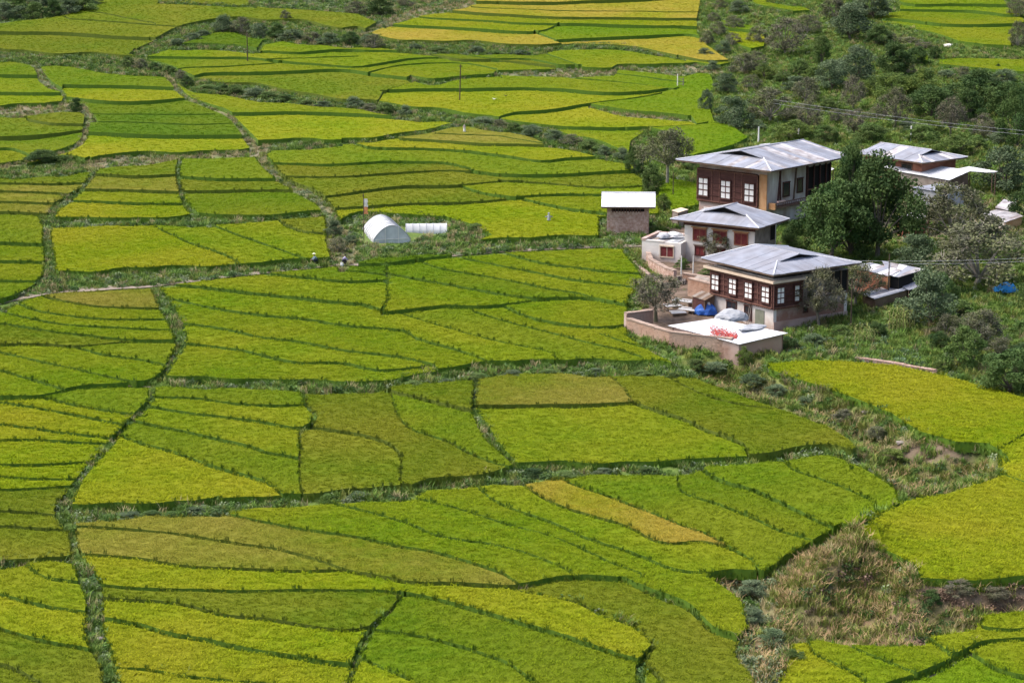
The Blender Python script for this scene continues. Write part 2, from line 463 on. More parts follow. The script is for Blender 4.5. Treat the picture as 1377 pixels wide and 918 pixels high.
# colour seeds: Y yellow-green, L lime, M mid green, O olive, T tan olive, G gold, D deep green, B bright green
SEEDS = '''
A 500,20,O 100,120,O 500,130,O 150,175,O 400,185,T 700,70,M 870,60,M 1200,70,L
A 60,275,M 60,345,L 60,400,Y 450,325,M 450,380,Y 600,435,D 600,475,O 600,520,T 600,580,Y 900,520,O
A 60,500,O 200,485,O 250,520,O 200,580,M 60,610,L 30,640,L
A 700,250,M 900,255,L 900,285,L 900,315,O 1300,290,O 1200,310,O 1250,205,L 1250,235,L 1250,225,L 1250,275,L 950,170,D
A 1000,420,L 1200,500,Y 1200,440,L
A 550,680,O 550,740,T 550,795,L 550,850,Y 850,680,M 900,750,O 950,820,M
A 100,725,O 100,750,T 60,790,T 60,830,T 60,870,M 1250,640,M 1250,690,O 1250,740,O 1340,830,L 1240,900,O
B 100,500,Y 100,410,M 370,485,B 700,275,M 600,220,M 950,230,L 1100,240,M 300,215,M 30,230,L 60,285,M 200,270,M 400,280,L 100,340,O 700,315,L
B 300,130,G 500,125,G 400,105,Y 500,90,G 700,110,Y 700,80,Y 700,55,G 700,30,G 900,0,G 1100,30,G 1100,62,G 1100,90,G 1100,130,B 1250,180,G 1250,160,G
B 500,340,G 600,400,Y 1000,400,Y 900,340,G 1100,345,G 1200,325,B 1200,305,M 1300,400,Y 1000,460,Y 1000,490,Y 1200,440,L 1100,550,L 1250,430,Y
B 500,560,T 800,575,B 450,585,Y 600,605,Y 800,615,Y 600,660,Y 900,670,Y 300,640,Y 200,675,O 250,720,O 100,680,O 400,730,O 950,720,O 650,760,L 900,770,L 950,810,L 250,790,O 400,805,O 500,840,Y 300,860,Y 800,870,M
C 60,180,G 60,135,Y 100,230,L 60,320,L 60,420,Y 0,380,Y 100,560,M -40,540,M 60,590,M
D 60,30,M 60,100,L 60,180,L 60,240,M 400,90,Y 800,40,L 700,100,Y 1000,100,L 1150,60,L 1250,5,O 1200,100,L
D 400,280,T 400,340,L 400,385,L 300,425,L 200,385,L 100,430,O 200,450,T 500,490,M 200,510,L 100,580,L 300,550,L 60,620,L 450,600,L 20,650,L
D 900,210,L 900,280,L 1000,320,L 900,370,L 1000,400,M 1100,420,L 1000,470,L 1000,560,L 1300,190,M 1300,240,M
D 1000,660,M 900,695,M 900,735,L 900,790,L 700,830,M 700,870,L 900,900,B 1000,850,L
D 400,700,M 300,770,Y 200,720,Y 100,740,Y 60,780,Y 200,840,Y 100,880,Y
E 80,160,D 80,200,L 80,280,M 400,240,L 500,170,L 600,160,L 700,130,L 1000,120,L 1000,180,M 900,270,M 1000,330,L 100,360,L 400,390,M 600,420,L 700,440,L 900,470,L 800,380,L 1000,430,L 300,490,L 100,450,L 100,530,M 1200,510,L 1100,420,L
E 300,660,O 450,690,O 400,780,M 700,660,T 900,660,O 700,800,L 1000,800,L 1200,800,L 1250,680,O 1300,640,M 1350,700,O 50,750,O 100,900,O
F 150,655,D 100,680,D 200,640,D 100,760,O 400,800,O 500,850,O 60,860,L 150,880,L 700,620,Y 1000,700,Y 1350,860,Y
G 230,460,L 60,20,Y 60,60,Y 60,115,Y 60,180,O 60,260,O 60,340,O 60,500,L 250,550,L 60,580,L 60,640,Y 60,780,O 200,900,O 20,900,O
G 500,100,Y 900,90,Y 1100,50,L 1300,60,O 1000,290,T 700,380,T 1150,340,T 600,290,T 500,460,Y 900,500,L 1300,500,T 900,590,O 600,560,O 600,640,Y 1000,720,Y 600,750,Y 1000,860,L 600,900,Y 1300,270,L
H 100,70,O 350,60,O 300,230,L 300,340,L 150,400,T 100,350,T 400,450,L 500,280,L 700,330,L 700,260,Y 900,340,Y 800,200,L 900,270,L 1000,200,G 1200,290,Y 1200,380,B 1000,110,M 1200,250,Y 1200,150,M
H 100,520,T 100,620,O 20,760,Y 600,580,O 700,640,M 900,650,O 500,700,M 900,790,M 400,800,M 200,780,M 700,520,M 1100,560,O 1100,520,M 1300,500,M 1300,680,O 1300,850,M 150,890,Y 500,880,M
I 100,150,M 100,230,O 300,200,M 400,300,O 500,150,M 650,250,M 100,300,O 60,420,L 200,440,L 100,350,Y 100,550,M 60,700,O 1000,350,Y 1350,30,Y
I 550,850,Y 700,820,L 900,800,L 1100,760,L 1300,680,L 1200,850,B 1350,800,L 900,920,B 480,800,L
P 1024,8,L 547,347,D 616,76,O 734,87,O
U 700,20,L 700,65,L 700,150,L 700,240,L 1100,300,L 1000,500,L 500,460,M
C 0,760,B 60,570,M
T 450,230,B 450,300,Y 600,50,L 450,60,L
'''

# raised field and gullies
def ground_poly(px, base, extra=0.0):
    return [(float(a), float(b)) for a, b, _ in unproject([(q[0], q[1]) for q in px], base, extra)]
_raised = parse('I 720,320 760,255 850,203 930,178 1060,153 1200,103 1290,78 1377,93 1840,150 1840,470 1377,490 1150,508 962,500 940,447 860,406 780,366')
PLATEAUS.append((ground_poly(_raised, B0, 2.3), 2.3, 3.5, False))
PLATEAUS.append((ground_poly(parse(REGIONS['ravine'][0]), B0), -1.8, 4.0, True))

PLATEAUS.append((ground_poly(parse('P 1045,792 1100,755 1152,732 1205,755 1228,775 1195,805 1120,835 1060,850 1035,825'), B0), 2.5, 4.5, True))

def smooth_line(pts, step=9.0):
    P = np.array(pts, float)
    if len(P) < 3: 
        n = max(2, int(np.hypot(*(P[-1,:2]-P[0,:2])) / step) + 1)
        return [tuple(P[0] + (P[-1]-P[0]) * t) for t in np.linspace(0, 1, n)]
    E = np.vstack([2*P[0]-P[1], P, 2*P[-1]-P[-2]]); out = []
    for i in range(1, len(E) - 2):
        p0, p1, p2, p3 = E[i-1:i+3]
        n = max(1, int(np.hypot(*(p2[:2]-p1[:2])) / step))
        for k in range(n):
            t = k / n
            out.append(0.5*((2*p1)+(-p0+p2)*t+(2*p0-5*p1+4*p2-p3)*t*t+(-p0+3*p1-3*p2+p3)*t**3))
    out.append(P[-1]); return [tuple(q) for q in out]
def extend(pts):
    pts = list(pts)
    for e in (0, -1):
        x, y = pts[e][:2]
        if not (0 < x < 1377 and 0 < y < 918):
            q = pts[1] if e == 0 else pts[-2]
            dx, dy = x - q[0], y - q[1]; L = math.hypot(dx, dy) + 1e-6
            if abs(dx) > 8 * abs(dy): dy = 0
            n = (x + dx / L * 170, y + dy / L * 170, pts[e][2])
            if e == 0: pts.insert(0, n)
            else: pts.append(n)
    return pts
XMIN, XMAX, YMIN, YMAX = -150.0, 1530.0, -60.0, 1030.0
strips = []       # (kind, resampled [(x,y,w)])
for row in STRIPS.strip().splitlines():
    k, rest = row.split(' ', 1)
    p = smooth_line(extend(parse(rest)))
    ph = random.random() * 9
    p = [(x, y, max(1.5, w * (1 + 0.2 * math.sin(i * 0.31 + ph) + 0.12 * math.sin(i * 0.83 + 2 * ph)))) for i, (x, y, w) in enumerate(p)]
    strips.append((k, p))
def bund_w(y): return 1.55 + max(0, y) / 918 * 1.5
for row in (LINES.strip() + PATCH_LINES).strip().splitlines():
    p = smooth_line(extend(parse(row)))
    ph = random.random() * 9
    amp = 0.3
    p = [(x, y + amp * bund_w(y) * math.sin(i * 0.45 + ph) * 0.7, bund_w(y) * (1 + 0.12 * math.sin(i * 0.5 + ph))) for i, (x, y, w) in enumerate(p)]
    strips.append(('bund', p))
regions = []
for k in ('shrub', 'wood', 'ravine', 'mound'):
    for s in REGIONS[k]:
        p = parse(s); regions.append((k, [(a, b) for a, b, _ in p]))
patches = [[(a, b) for a, b, _ in parse(s)] for s in PATCHES]

# run loose bund ends on until they meet the next bund, path or bank
RX, RY = 1700, 1120
ras = np.full((RY, RX), -1, np.int32)
def stamp(x, y, r, v):
    X, Y = int(x + 160), int(y + 70); r = int(math.ceil(r))
    sub = ras[max(0, Y-r):Y+r+1, max(0, X-r):X+r+1]
    sub[sub < 0] = v
def stamp_path(p, v):
    for i in range(len(p) - 1):
        n = max(1, int(math.hypot(p[i+1][0]-p[i][0], p[i+1][1]-p[i][1]) / 1.0))
        for k in range(n):
            t = k / n; stamp(p[i][0] + (p[i+1][0]-p[i][0])*t, p[i][1] + (p[i+1][1]-p[i][1])*t, max(0.6, p[i][2] / 2 - 0.6), v)
for i, (k, p) in enumerate(strips): stamp_path(p, i)
for q in [r_[1] for r_ in regions] + patches:
    stamp_path([(a, b, 1.0) for a, b in q] + [(q[0][0], q[0][1], 1.0)], 9999)
for i, (k, p) in enumerate(strips):
    for e in (0, -1):
        x, y, w = p[e]
        if not (-5 < x < 1382 and -5 < y < 923): continue
        q = p[min(3, len(p) - 1)] if e == 0 else p[max(-4, -len(p))]
        dx, dy = x - q[0], y - q[1]; L = math.hypot(dx, dy) + 1e-6; dx /= L; dy /= L
        best = None
        for ang in (0, 12, -12, 25, -25, 40, -40, 60, -60, 80, -80):
            ca, sa = math.cos(R(ang)), math.sin(R(ang)); ux, uy = dx*ca - dy*sa, dx*sa + dy*ca
            for st in np.arange(0, 34 if k == 'bund' else 9, 0.8):
                X, Y = int(x + ux*st + 160), int(y + uy*st + 70)
                if not (0 <= X < RX and 0 <= Y < RY): break
                v = ras[max(0,Y-1):Y+2, max(0,X-1):X+2]
                if ((v >= 0) & (v != i)).any():
                    c = st * (1 + abs(ang) / 45)
                    if best is None or c < best[0]: best = (c, x + ux*(st + 2.2), y + uy*(st + 2.2))
                    break
        if best:
            n = (best[1], best[2], w * 1.25)
            if e == 0: p.insert(0, n)
            else: p.append(n)
            stamp_path([(x, y, w), n] , i)

# planar arrangement of every edge, by constrained Delaunay triangulation
V, Ed = [], []
def add_path(pts, closed=False):
    n = len(V)
    for a in pts: V.append(Vector((min(max(a[0], XMIN), XMAX), min(max(a[1], YMIN), YMAX))))
    for i in range(len(pts) - 1): Ed.append((n + i, n + i + 1))
    if closed: Ed.append((n + len(pts) - 1, n))
for k, p in strips:
    P = np.array(p); T = np.gradient(P[:, :2], axis=0); T /= (np.hypot(T[:,0], T[:,1])[:, None] + 1e-9)
    Nn = np.stack([-T[:,1], T[:,0]], 1); h = P[:, 2:3] / 2
    a = P[:, :2] + Nn * h; b = P[:, :2] - Nn * h
    add_path([tuple(q) for q in a] + [tuple(q) for q in b[::-1]], True)
def densify(poly, step=10):
    out = []; n = len(poly)
    for i in range(n):
        a = np.array(poly[i]); b = np.array(poly[(i+1) % n]); m = max(1, int(np.hypot(*(b-a)) / step))
        for k in range(m):
            out.append(tuple(a + (b-a) * k / m))
    return out
for k, p in regions: add_path(densify(p), True)
for p in patches: add_path(densify(p), True)
add_path(densify([(XMIN, YMIN), (XMAX, YMIN), (XMAX, YMAX), (XMIN, YMAX)], 25), True)
# interior points, so that canopies and banks can undulate
gx, gy = [], []
yy = YMIN + 6
while yy < YMAX:
    stepy = 7 + max(0, yy) / 918 * 9
    stepx = 17 + max(0, yy) / 918 * 6
    for xx in np.arange(XMIN + 8, XMAX - 5, stepx):
        V.append(Vector((xx + random.uniform(-5, 5), yy + random.uniform(-2.5, 2.5))))
    yy += stepy
ov, oe, of, ove, oee, ofe = delaunay_2d_cdt(V, Ed, [], 0, 0.12)
PV = np.array([(v.x, v.y) for v in ov]); TR = np.array([f for f in of if len(f) == 3])
cons = set()
for (a, b), orig in zip(oe, oee):
    if len(orig): cons.add((min(a, b), max(a, b)))
cen = PV[TR].mean(1)
kindT = np.array(['field'] * len(TR), dtype=object)
for k, p in regions:
    m = in_poly(cen[:,0], cen[:,1], p); kindT[m] = k
for p in patches:
    m = in_poly(cen[:,0], cen[:,1], p); kindT[m] = 'field'
order = {'bund': 0, 'veg': 1, 'dry': 2, 'path': 3}
for k, p in sorted(strips, key=lambda s: order[s[0]]):
    P = np.array(p)
    m0 = np.where((cen[:,0] > P[:,0].min() - 30) & (cen[:,0] < P[:,0].max() + 30) & (cen[:,1] > P[:,1].min() - 30) & (cen[:,1] < P[:,1].max() + 30))[0]
    cx, cy = cen[m0, 0], cen[m0, 1]; hit = np.zeros(len(m0), bool)
    for i in range(len(P) - 1):
        ax, ay, aw = P[i]; bx, by, bw = P[i+1]
        near = (np.abs(cx - ax) < 60) & (np.abs(cy - ay) < 60)
        if not near.any(): 
            continue
        dx, dy = bx - ax, by - ay; L2 = dx*dx + dy*dy + 1e-9
        t = np.clip(((cx - ax)*dx + (cy - ay)*dy) / L2, 0, 1)
        d = np.hypot(cx - ax - t*dx, cy - ay - t*dy)
        hit |= d < (aw + (bw - aw) * t) / 2 + (0.15 if k == 'bund' else 0)
    idx = m0[hit]
    if k == 'bund': idx = idx[(kindT[idx] == 'field')]
    kindT[idx] = k
# flood fill the fields
edge_t = {}
for ti, t in enumerate(TR):
    for i in range(3):
        a, b = int(t[i]), int(t[(i+1) % 3]); edge_t.setdefault((min(a,b), max(a,b)), []).append(ti)
adj = [[] for _ in TR]
for e, l in edge_t.items():
    if len(l) == 2: adj[l[0]].append(l[1]); adj[l[1]].append(l[0])
comp = np.full(len(TR), -1); ncomp = 0
for s0 in range(len(TR)):
    if comp[s0] >= 0 or kindT[s0] != 'field': continue
    st = [s0]; comp[s0] = ncomp
    while st:
        q = st.pop()
        for r_ in adj[q]:
            if comp[r_] < 0 and kindT[r_] == 'field': comp[r_] = ncomp; st.append(r_)
    ncomp += 1
area_px = 0.5 * np.abs((PV[TR[:,1],0]-PV[TR[:,0],0])*(PV[TR[:,2],1]-PV[TR[:,0],1]) - (PV[TR[:,2],0]-PV[TR[:,0],0])*(PV[TR[:,1],1]-PV[TR[:,0],1]))
carea = np.bincount(comp[comp >= 0], weights=area_px[comp >= 0], minlength=ncomp)
for c in range(ncomp):
    if carea[c] < 35: kindT[comp == c] = 'bund'; comp[comp == c] = -1
# colours from seeds
fcol = {}
A_, B_, C_ = PV[TR[:,0]], PV[TR[:,1]], PV[TR[:,2]]
def tri_at(x, y):
    def s(p, q): return (x - q[:,0]) * (p[:,1] - q[:,1]) - (p[:,0] - q[:,0]) * (y - q[:,1])
    d1, d2, d3 = s(A_, B_), s(B_, C_), s(C_, A_)
    neg = (d1 < 0) | (d2 < 0) | (d3 < 0); pos = (d1 > 0) | (d2 > 0) | (d3 > 0)
    r = np.where(~(neg & pos))[0]
    return int(r[0]) if len(r) else -1
for row in SEEDS.strip().splitlines():
    t, rest = row.split(' ', 1)
    for w in rest.split():
        x, y, c = w.split(','); k = TS.get(t, 2.9935)
        ti = tri_at(TILE[t][0] + float(x) / k, TILE[t][1] + float(y) / k)
        if ti >= 0 and comp[ti] >= 0: fcol.setdefault(int(comp[ti]), c)
comps = [c for c in range(ncomp) if (comp == c).any()]
for c in comps:
    if c not in fcol and carea[c] < 600: kindT[comp == c] = 'veg'; comp[comp == c] = -1
comps = [c for c in comps if (comp == c).any()]
for c in comps:
    if c not in fcol: fcol[c] = 'LOMYOL'[c % 6]
print('fields', len(comps), 'unseeded', sum(1 for c in comps if c not in fcol), 'tris', len(TR))

# a 1-pixel map of the plan, to know what grows where
KN = ['none', 'field', 'bund', 'veg', 'dry', 'path', 'wood', 'ravine', 'mound', 'shrub']
MW, MH, MOX, MOY = 1700, 1110, 155, 65
kmap = np.zeros((MH, MW), np.int8)
for i, t in enumerate(TR):
    p = PV[t]; k = KN.index(kindT[i])
    x0, x1 = int(p[:,0].min()), int(p[:,0].max()) + 1; y0, y1 = int(p[:,1].min()), int(p[:,1].max()) + 1
    X, Y = np.meshgrid(np.arange(x0, x1 + 1), np.arange(y0, y1 + 1))
    d = [(X - b[0]) * (a[1] - b[1]) - (a[0] - b[0]) * (Y - b[1]) for a, b in ((p[0], p[1]), (p[1], p[2]), (p[2], p[0]))]
    m = ((d[0] >= 0) & (d[1] >= 0) & (d[2] >= 0)) | ((d[0] <= 0) & (d[1] <= 0) & (d[2] <= 0))
    YY = np.clip(Y[m] + MOY, 0, MH - 1); XX = np.clip(X[m] + MOX, 0, MW - 1)
    kmap[YY, XX] = k
def kind_at(x, y, up=0.6):
    P = project(np.stack([x, y, Bz(x, y) + up], 1))
    X = (P[:,0] + MOX).astype(int); Y = (P[:,1] + MOY).astype(int)
    ok = (X >= 0) & (X < MW) & (Y >= 0) & (Y < MH)
    k = np.zeros(len(x), np.int8); k[ok] = kmap[Y[ok], X[ok]]
    return k, P

# ------------------------------------------------------------------ ground: one sheet to the hills beyond
def attr_mat(name, base, base2, extras, rough=0.95, scale=1.2):
    m = mat(name, base, base2, rough=rough, scale=scale, detail=6, bump=0.12, bscale=3.0)
    t = m.node_tree; N = t.nodes; L = t.links; b = N['Principled BSDF']
    col = b.inputs['Base Color'].links[0].from_socket
    for an, c1, c2, sc in extras:
        a = N.new('ShaderNodeAttribute'); a.attribute_name = an
        n = N.new('ShaderNodeTexNoise'); n.inputs['Scale'].default_value = sc; n.inputs['Detail'].default_value = 6
        g = N.new('ShaderNodeNewGeometry'); L.new(g.outputs['Position'], n.inputs['Vector'])
        mr = N.new('ShaderNodeMapRange'); mr.inputs[1].default_value = .38; mr.inputs[2].default_value = .62; L.new(n.outputs[0], mr.inputs[0])
        mx = N.new('ShaderNodeMix'); mx.data_type = 'RGBA'; L.new(mr.outputs[0], mx.inputs[0])
        mx.inputs[6].default_value = (*c1, 1); mx.inputs[7].default_value = (*c2, 1)
        m2 = N.new('ShaderNodeMix'); m2.data_type = 'RGBA'; L.new(a.outputs['Fac'], m2.inputs[0])
        L.new(col, m2.inputs[6]); L.new(mx.outputs[2], m2.inputs[7]); col = m2.outputs[2]
    L.new(col, b.inputs['Base Color'])
    return m
def grow(a, b, start, fac=1.25, s=1.0, sign=1):
    out = []; v = start; st = s
    while abs(v - start) < abs(b - a): st *= fac; v += sign * st; out.append(v)
    return out
xs = list(np.arange(-125, 125.1, 0.8)); xs = sorted(grow(0, 1800, -125, s=2, sign=-1)) + xs + grow(0, 1800, 125, s=2)
ys = list(np.arange(150, 250, 0.7)) + list(np.arange(250, 400, 1.0)) + list(np.arange(400, 620, 1.6)); ys = sorted(grow(0, 350, 150, s=2, sign=-1)) + ys + grow(0, 2200, 620, s=3)
GX, GY = np.meshgrid(np.array(xs), np.array(ys))
gxf, gyf = GX.ravel(), GY.ravel()
def vnoise(x, y, sc, seed=0):
    """value noise, vectorised"""
    x = np.asarray(x) * sc; y = np.asarray(y) * sc
    xi = np.floor(x).astype(np.int64); yi = np.floor(y).astype(np.int64); fx = x - xi; fy = y - yi
    def h(a, b): 
        n = (a * 374761393 + b * 668265263 + seed * 982451653) & 0x7fffffff
        n = ((n ^ (n >> 13)) * 1274126177) & 0x7fffffff
        return ((n ^ (n >> 16)) & 0xffff) / 65535.0
    fx = fx*fx*(3-2*fx); fy = fy*fy*(3-2*fy)
    return (h(xi,yi)*(1-fx)+h(xi+1,yi)*fx)*(1-fy) + (h(xi,yi+1)*(1-fx)+h(xi+1,yi+1)*fx)*fy
gk, gP = kind_at(gxf, gyf, 0.0)
gz = Bz(gxf, gyf)
rough_k = np.isin(gk, [KN.index(k) for k in ('veg', 'dry', 'ravine', 'mound', 'shrub', 'wood')])
wild = np.isin(gk, [KN.index(k) for k in ('ravine', 'mound')])
def relief(x, y, k):
    r_ = np.isin(k, [KN.index(q) for q in ('veg', 'dry', 'ravine', 'mound', 'shrub', 'wood')]); w_ = np.isin(k, [KN.index(q) for q in ('ravine', 'mound')])
    n_ = (vnoise(x, y, 0.5, 1) - .5) * .5 + (vnoise(x, y, 1.3, 2) - .5) * .25
    return np.where(r_, n_ * 0.7, -0.05) + np.where(w_, n_ + (vnoise(x, y, 0.16, 5) - .5) * 1.3 - .3, 0)
gz = gz + relief(gxf, gyf, gk)
nx, ny = len(xs), len(ys)
ii = np.arange(nx * ny).reshape(ny, nx)
F = np.stack([ii[:-1,:-1], ii[:-1,1:], ii[1:,1:], ii[1:,:-1]], -1).reshape(-1, 4)
me = bpy.data.meshes.new('ground')
me.vertices.add(len(gxf)); me.vertices.foreach_set('co', np.stack([gxf, gyf, gz], 1).ravel().astype(np.float32))
me.loops.add(F.size); me.loops.foreach_set('vertex_index', F.ravel().astype(np.int32))
me.polygons.add(len(F)); me.polygons.foreach_set('loop_start', np.arange(0, F.size, 4, dtype=np.int32))
me.polygons.foreach_set('use_smooth', np.ones(len(F), bool))
me.update(calc_edges=True)
def add_attr(me, name, vals):
    a = me.attributes.new(name, 'FLOAT', 'POINT'); a.data.foreach_set('value', np.asarray(vals, np.float32))
def blur(v):
    g = v.reshape(ny, nx).astype(float)
    g[1:-1,1:-1] = (g[1:-1,1:-1]*2 + g[:-2,1:-1] + g[2:,1:-1] + g[1:-1,:-2] + g[1:-1,2:]) / 6
    return g.ravel()
dry_f = blur(np.isin(gk, [KN.index('dry')]) * 1.0)
mound_f = blur((gk == KN.index('mound')) * 1.0 + (gk == KN.index('ravine')) * 0.55)
soil_f = blur((gk == KN.index('bund')) * 1.0)
add_attr(me, 'dry', dry_f); add_attr(me, 'mound', mound_f); add_attr(me, 'soil', soil_f)
# bare earth: the cut bank below the raised field, the gully floor, the yards between the houses
def px_poly_mask(poly):
    return blur(in_poly(gP[:,0], gP[:,1], parse(poly) and [(a, b) for a, b, _ in parse(poly)]) * 1.0)
earth = px_poly_mask('I 940,520 1100,525 1377,505 1500,505 1500,600 1377,612 1200,635 1100,640 1000,600 940,600') * 0.9
earth = np.maximum(earth, px_poly_mask('I 700,690 780,650 930,670 985,730 800,765 700,755') * .8)
earth = np.maximum(earth, px_poly_mask('F 780,890 900,850 1000,850 1180,880 1130,930 980,960 850,950') * 0.9)
earth = np.maximum(earth, px_poly_mask('P 850,300 1000,290 1100,380 1130,430 1060,470 900,470 840,430 860,380 850,340'))
earth = np.maximum(earth, px_poly_mask('P 1150,260 1377,260 1377,320 1290,330 1180,330 1120,320') * 0.8)
earth = np.maximum(earth, px_poly_mask('P 1170,40 1240,45 1250,70 1180,72 1150,60') * 0.8)
add_attr(me, 'earth', earth)
m_ground = attr_mat('ground_grass', (0.075, 0.130, 0.022), (0.115, 0.170, 0.035), [
    ('soil', (0.05, 0.06, 0.018), (0.06, 0.09, 0.02), 1.5),
    ('dry', (0.13, 0.13, 0.07), (0.19, 0.16, 0.11), 1.0),
    ('mound', (0.11, 0.12, 0.04), (0.21, 0.15, 0.085), 0.35),
    ('earth', (0.085, 0.06, 0.042), (0.165, 0.12, 0.092), 0.9)])
me.materials.append(m_ground)
g = link(bpy.data.objects.new('ground', me)); tag(g, kind='structure')

# ------------------------------------------------------------------ sources for the scattered growth
def blade_mesh(name, n, r, h0, h1, w, m, lean=0.45, heads=0.0, mh=None, seed=1, segs=2):
    rr = random.Random(seed); v = []; f = []; mi = []
    for i in range(n):
        a = rr.uniform(0, 6.283); q = r * math.sqrt(rr.random()); bx, by = q*math.cos(a), q*math.sin(a)
        h = rr.uniform(h0, h1); la = rr.uniform(0, 6.283); le = rr.uniform(0.1, lean) * h
        wx, wy = -math.sin(la) * w / 2, math.cos(la) * w / 2
        k = len(v)
        v += [(bx-wx, by-wy, 0), (bx+wx, by+wy, 0)]
        mx, my, mz = bx + math.cos(la)*le*.35, by + math.sin(la)*le*.35, h*.62
        v += [(mx-wx, my-wy, mz), (mx+wx, my+wy, mz)]
        v += [(bx+math.cos(la)*le, by+math.sin(la)*le, h * (1 if segs < 3 else .9))]
        f += [(k, k+1, k+3, k+2), (k+2, k+3, k+4)]; mi += [0, 1 if rr.random() < heads else 0]
    me = bpy.data.meshes.new(name); me.from_pydata(v, [], f)
    me.materials.append(m)
    if mh: me.materials.append(mh); me.polygons.foreach_set('material_index', np.array(mi, np.int32))
    me.update(); return me
def leaf_verts(rr, c, s, v, f):
    n = Vector((rr.gauss(0,1), rr.gauss(0,1), rr.gauss(0.5,1))).normalized()
    t = n.orthogonal().normalized(); t.rotate(Matrix.Rotation(rr.uniform(0, 6.283), 3, n)); b = n.cross(t)
    k = len(v); L = s * rr.uniform(.7, 1.3); Wd = L * rr.uniform(.45, .8); c = Vector(c)
    v += [tuple(c - t*L/2), tuple(c + b*Wd/2 + n*L*.08), tuple(c + t*L/2), tuple(c - b*Wd/2 + n*L*.08)]
    f.append((k, k+1, k+2, k+3))
def leaf_clump(name, n, r, hz, s, m, seed=1, hollow=0.35):
    rr = random.Random(seed); v = []; f = []
    for i in range(n):
        d = Vector((rr.gauss(0,1), rr.gauss(0,1), abs(rr.gauss(0.2,1)))).normalized() * (hollow + (1-hollow) * rr.random()) 
        leaf_verts(rr, (d.x*r, d.y*r, d.z*hz), s, v, f)
    me = bpy.data.meshes.new(name); me.from_pydata(v, [], f); me.materials.append(m); me.update(); return me
def scatter_tree(name):
    ng = bpy.data.node_groups.new(name, 'GeometryNodeTree')
    ng.interface.new_socket('Geometry', in_out='INPUT', socket_type='NodeSocketGeometry')
    return ng
def gn_points(src):
    """instance src on every vertex, turned and scaled by the point's own attributes"""
    ng = scatter_tree('scatter_points')
    ng.interface.new_socket('Geometry', in_out='OUTPUT', socket_type='NodeSocketGeometry')
    N = ng.nodes; L = ng.links
    gi = N.new('NodeGroupInput'); go = N.new('NodeGroupOutput')
    oi = N.new('GeometryNodeObjectInfo'); oi.inputs['Object'].default_value = src; oi.inputs['As Instance'].default_value = True
    ip = N.new('GeometryNodeInstanceOnPoints')
    a1 = N.new('GeometryNodeInputNamedAttribute'); a1.data_type = 'FLOAT_VECTOR'; a1.inputs[0].default_value = 'rot'
    a2 = N.new('GeometryNodeInputNamedAttribute'); a2.data_type = 'FLOAT_VECTOR'; a2.inputs[0].default_value = 'scl'
    L.new(gi.outputs[0], ip.inputs['Points']); L.new(oi.outputs['Geometry'], ip.inputs['Instance'])
    L.new(a1.outputs[0], ip.inputs['Rotation']); L.new(a2.outputs[0], ip.inputs['Scale'])
    L.new(ip.outputs[0], go.inputs[0])
    return ng
def src_obj(me):
    return bpy.data.objects.new(me.name, me)        # not linked: only its instances stand in the scene
def scatter(name, src_me, P, scl, label=None, tilt=0.15):
    n = len(P)
    me = bpy.data.meshes.new(name); me.vertices.add(n); me.vertices.foreach_set('co', np.asarray(P, np.float32).ravel())
    a = me.attributes.new('rot', 'FLOAT_VECTOR', 'POINT')
    rot = np.stack([rng.normal(0, tilt, n), rng.normal(0, tilt, n), rng.uniform(0, 6.283, n)], 1).astype(np.float32)
    a.data.foreach_set('vector', rot.ravel())
    a = me.attributes.new('scl', 'FLOAT_VECTOR', 'POINT'); a.data.foreach_set('vector', np.asarray(scl, np.float32).ravel())
    o = link(bpy.data.objects.new(name, me)); tag(o, label, kind='stuff')
    md = o.modifiers.new('scatter', 'NODES'); md.node_group = gn_points(src_obj(src_me))
    return o

# ------------------------------------------------------------------ rice: one crop per paddy
PAL = {   # (main, second, patches)
 'Y': ((0.146, 0.186, 0.006), (0.116, 0.170, 0.005), (0.182, 0.190, 0.011)),
 'L': ((0.114, 0.164, 0.006), (0.088, 0.148, 0.005), (0.144, 0.170, 0.009)),
 'M': ((0.093, 0.146, 0.006), (0.071, 0.128, 0.005), (0.120, 0.152, 0.009)),
 'O': ((0.094, 0.132, 0.007), (0.073, 0.118, 0.006), (0.124, 0.138, 0.012)),
 'T': ((0.128, 0.148, 0.012), (0.098, 0.136, 0.008), (0.172, 0.160, 0.028)),
 'G': ((0.192, 0.184, 0.014), (0.156, 0.176, 0.010), (0.240, 0.194, 0.030)),
 'D': ((0.064, 0.116, 0.006), (0.048, 0.098, 0.005), (0.086, 0.124, 0.007)),
 'B': ((0.100, 0.166, 0.006), (0.080, 0.150, 0.005), (0.126, 0.172, 0.008)),
}
m_stem_shade = mat('rice_stem', (0.056, 0.122, 0.008), (0.082, 0.155, 0.009), scale=1.2, stretch=(5.0, 5.0, 0.6), rough=0.8)  # stem green, darkened so the crop sides carry shade in their colour
m_stem_shade2 = mat('rice_stem_dry', (0.070, 0.108, 0.008), (0.100, 0.136, 0.011), scale=1.2, stretch=(5.0, 5.0, 0.6), rough=0.8)  # drier stem green, with the same side shade in the colour
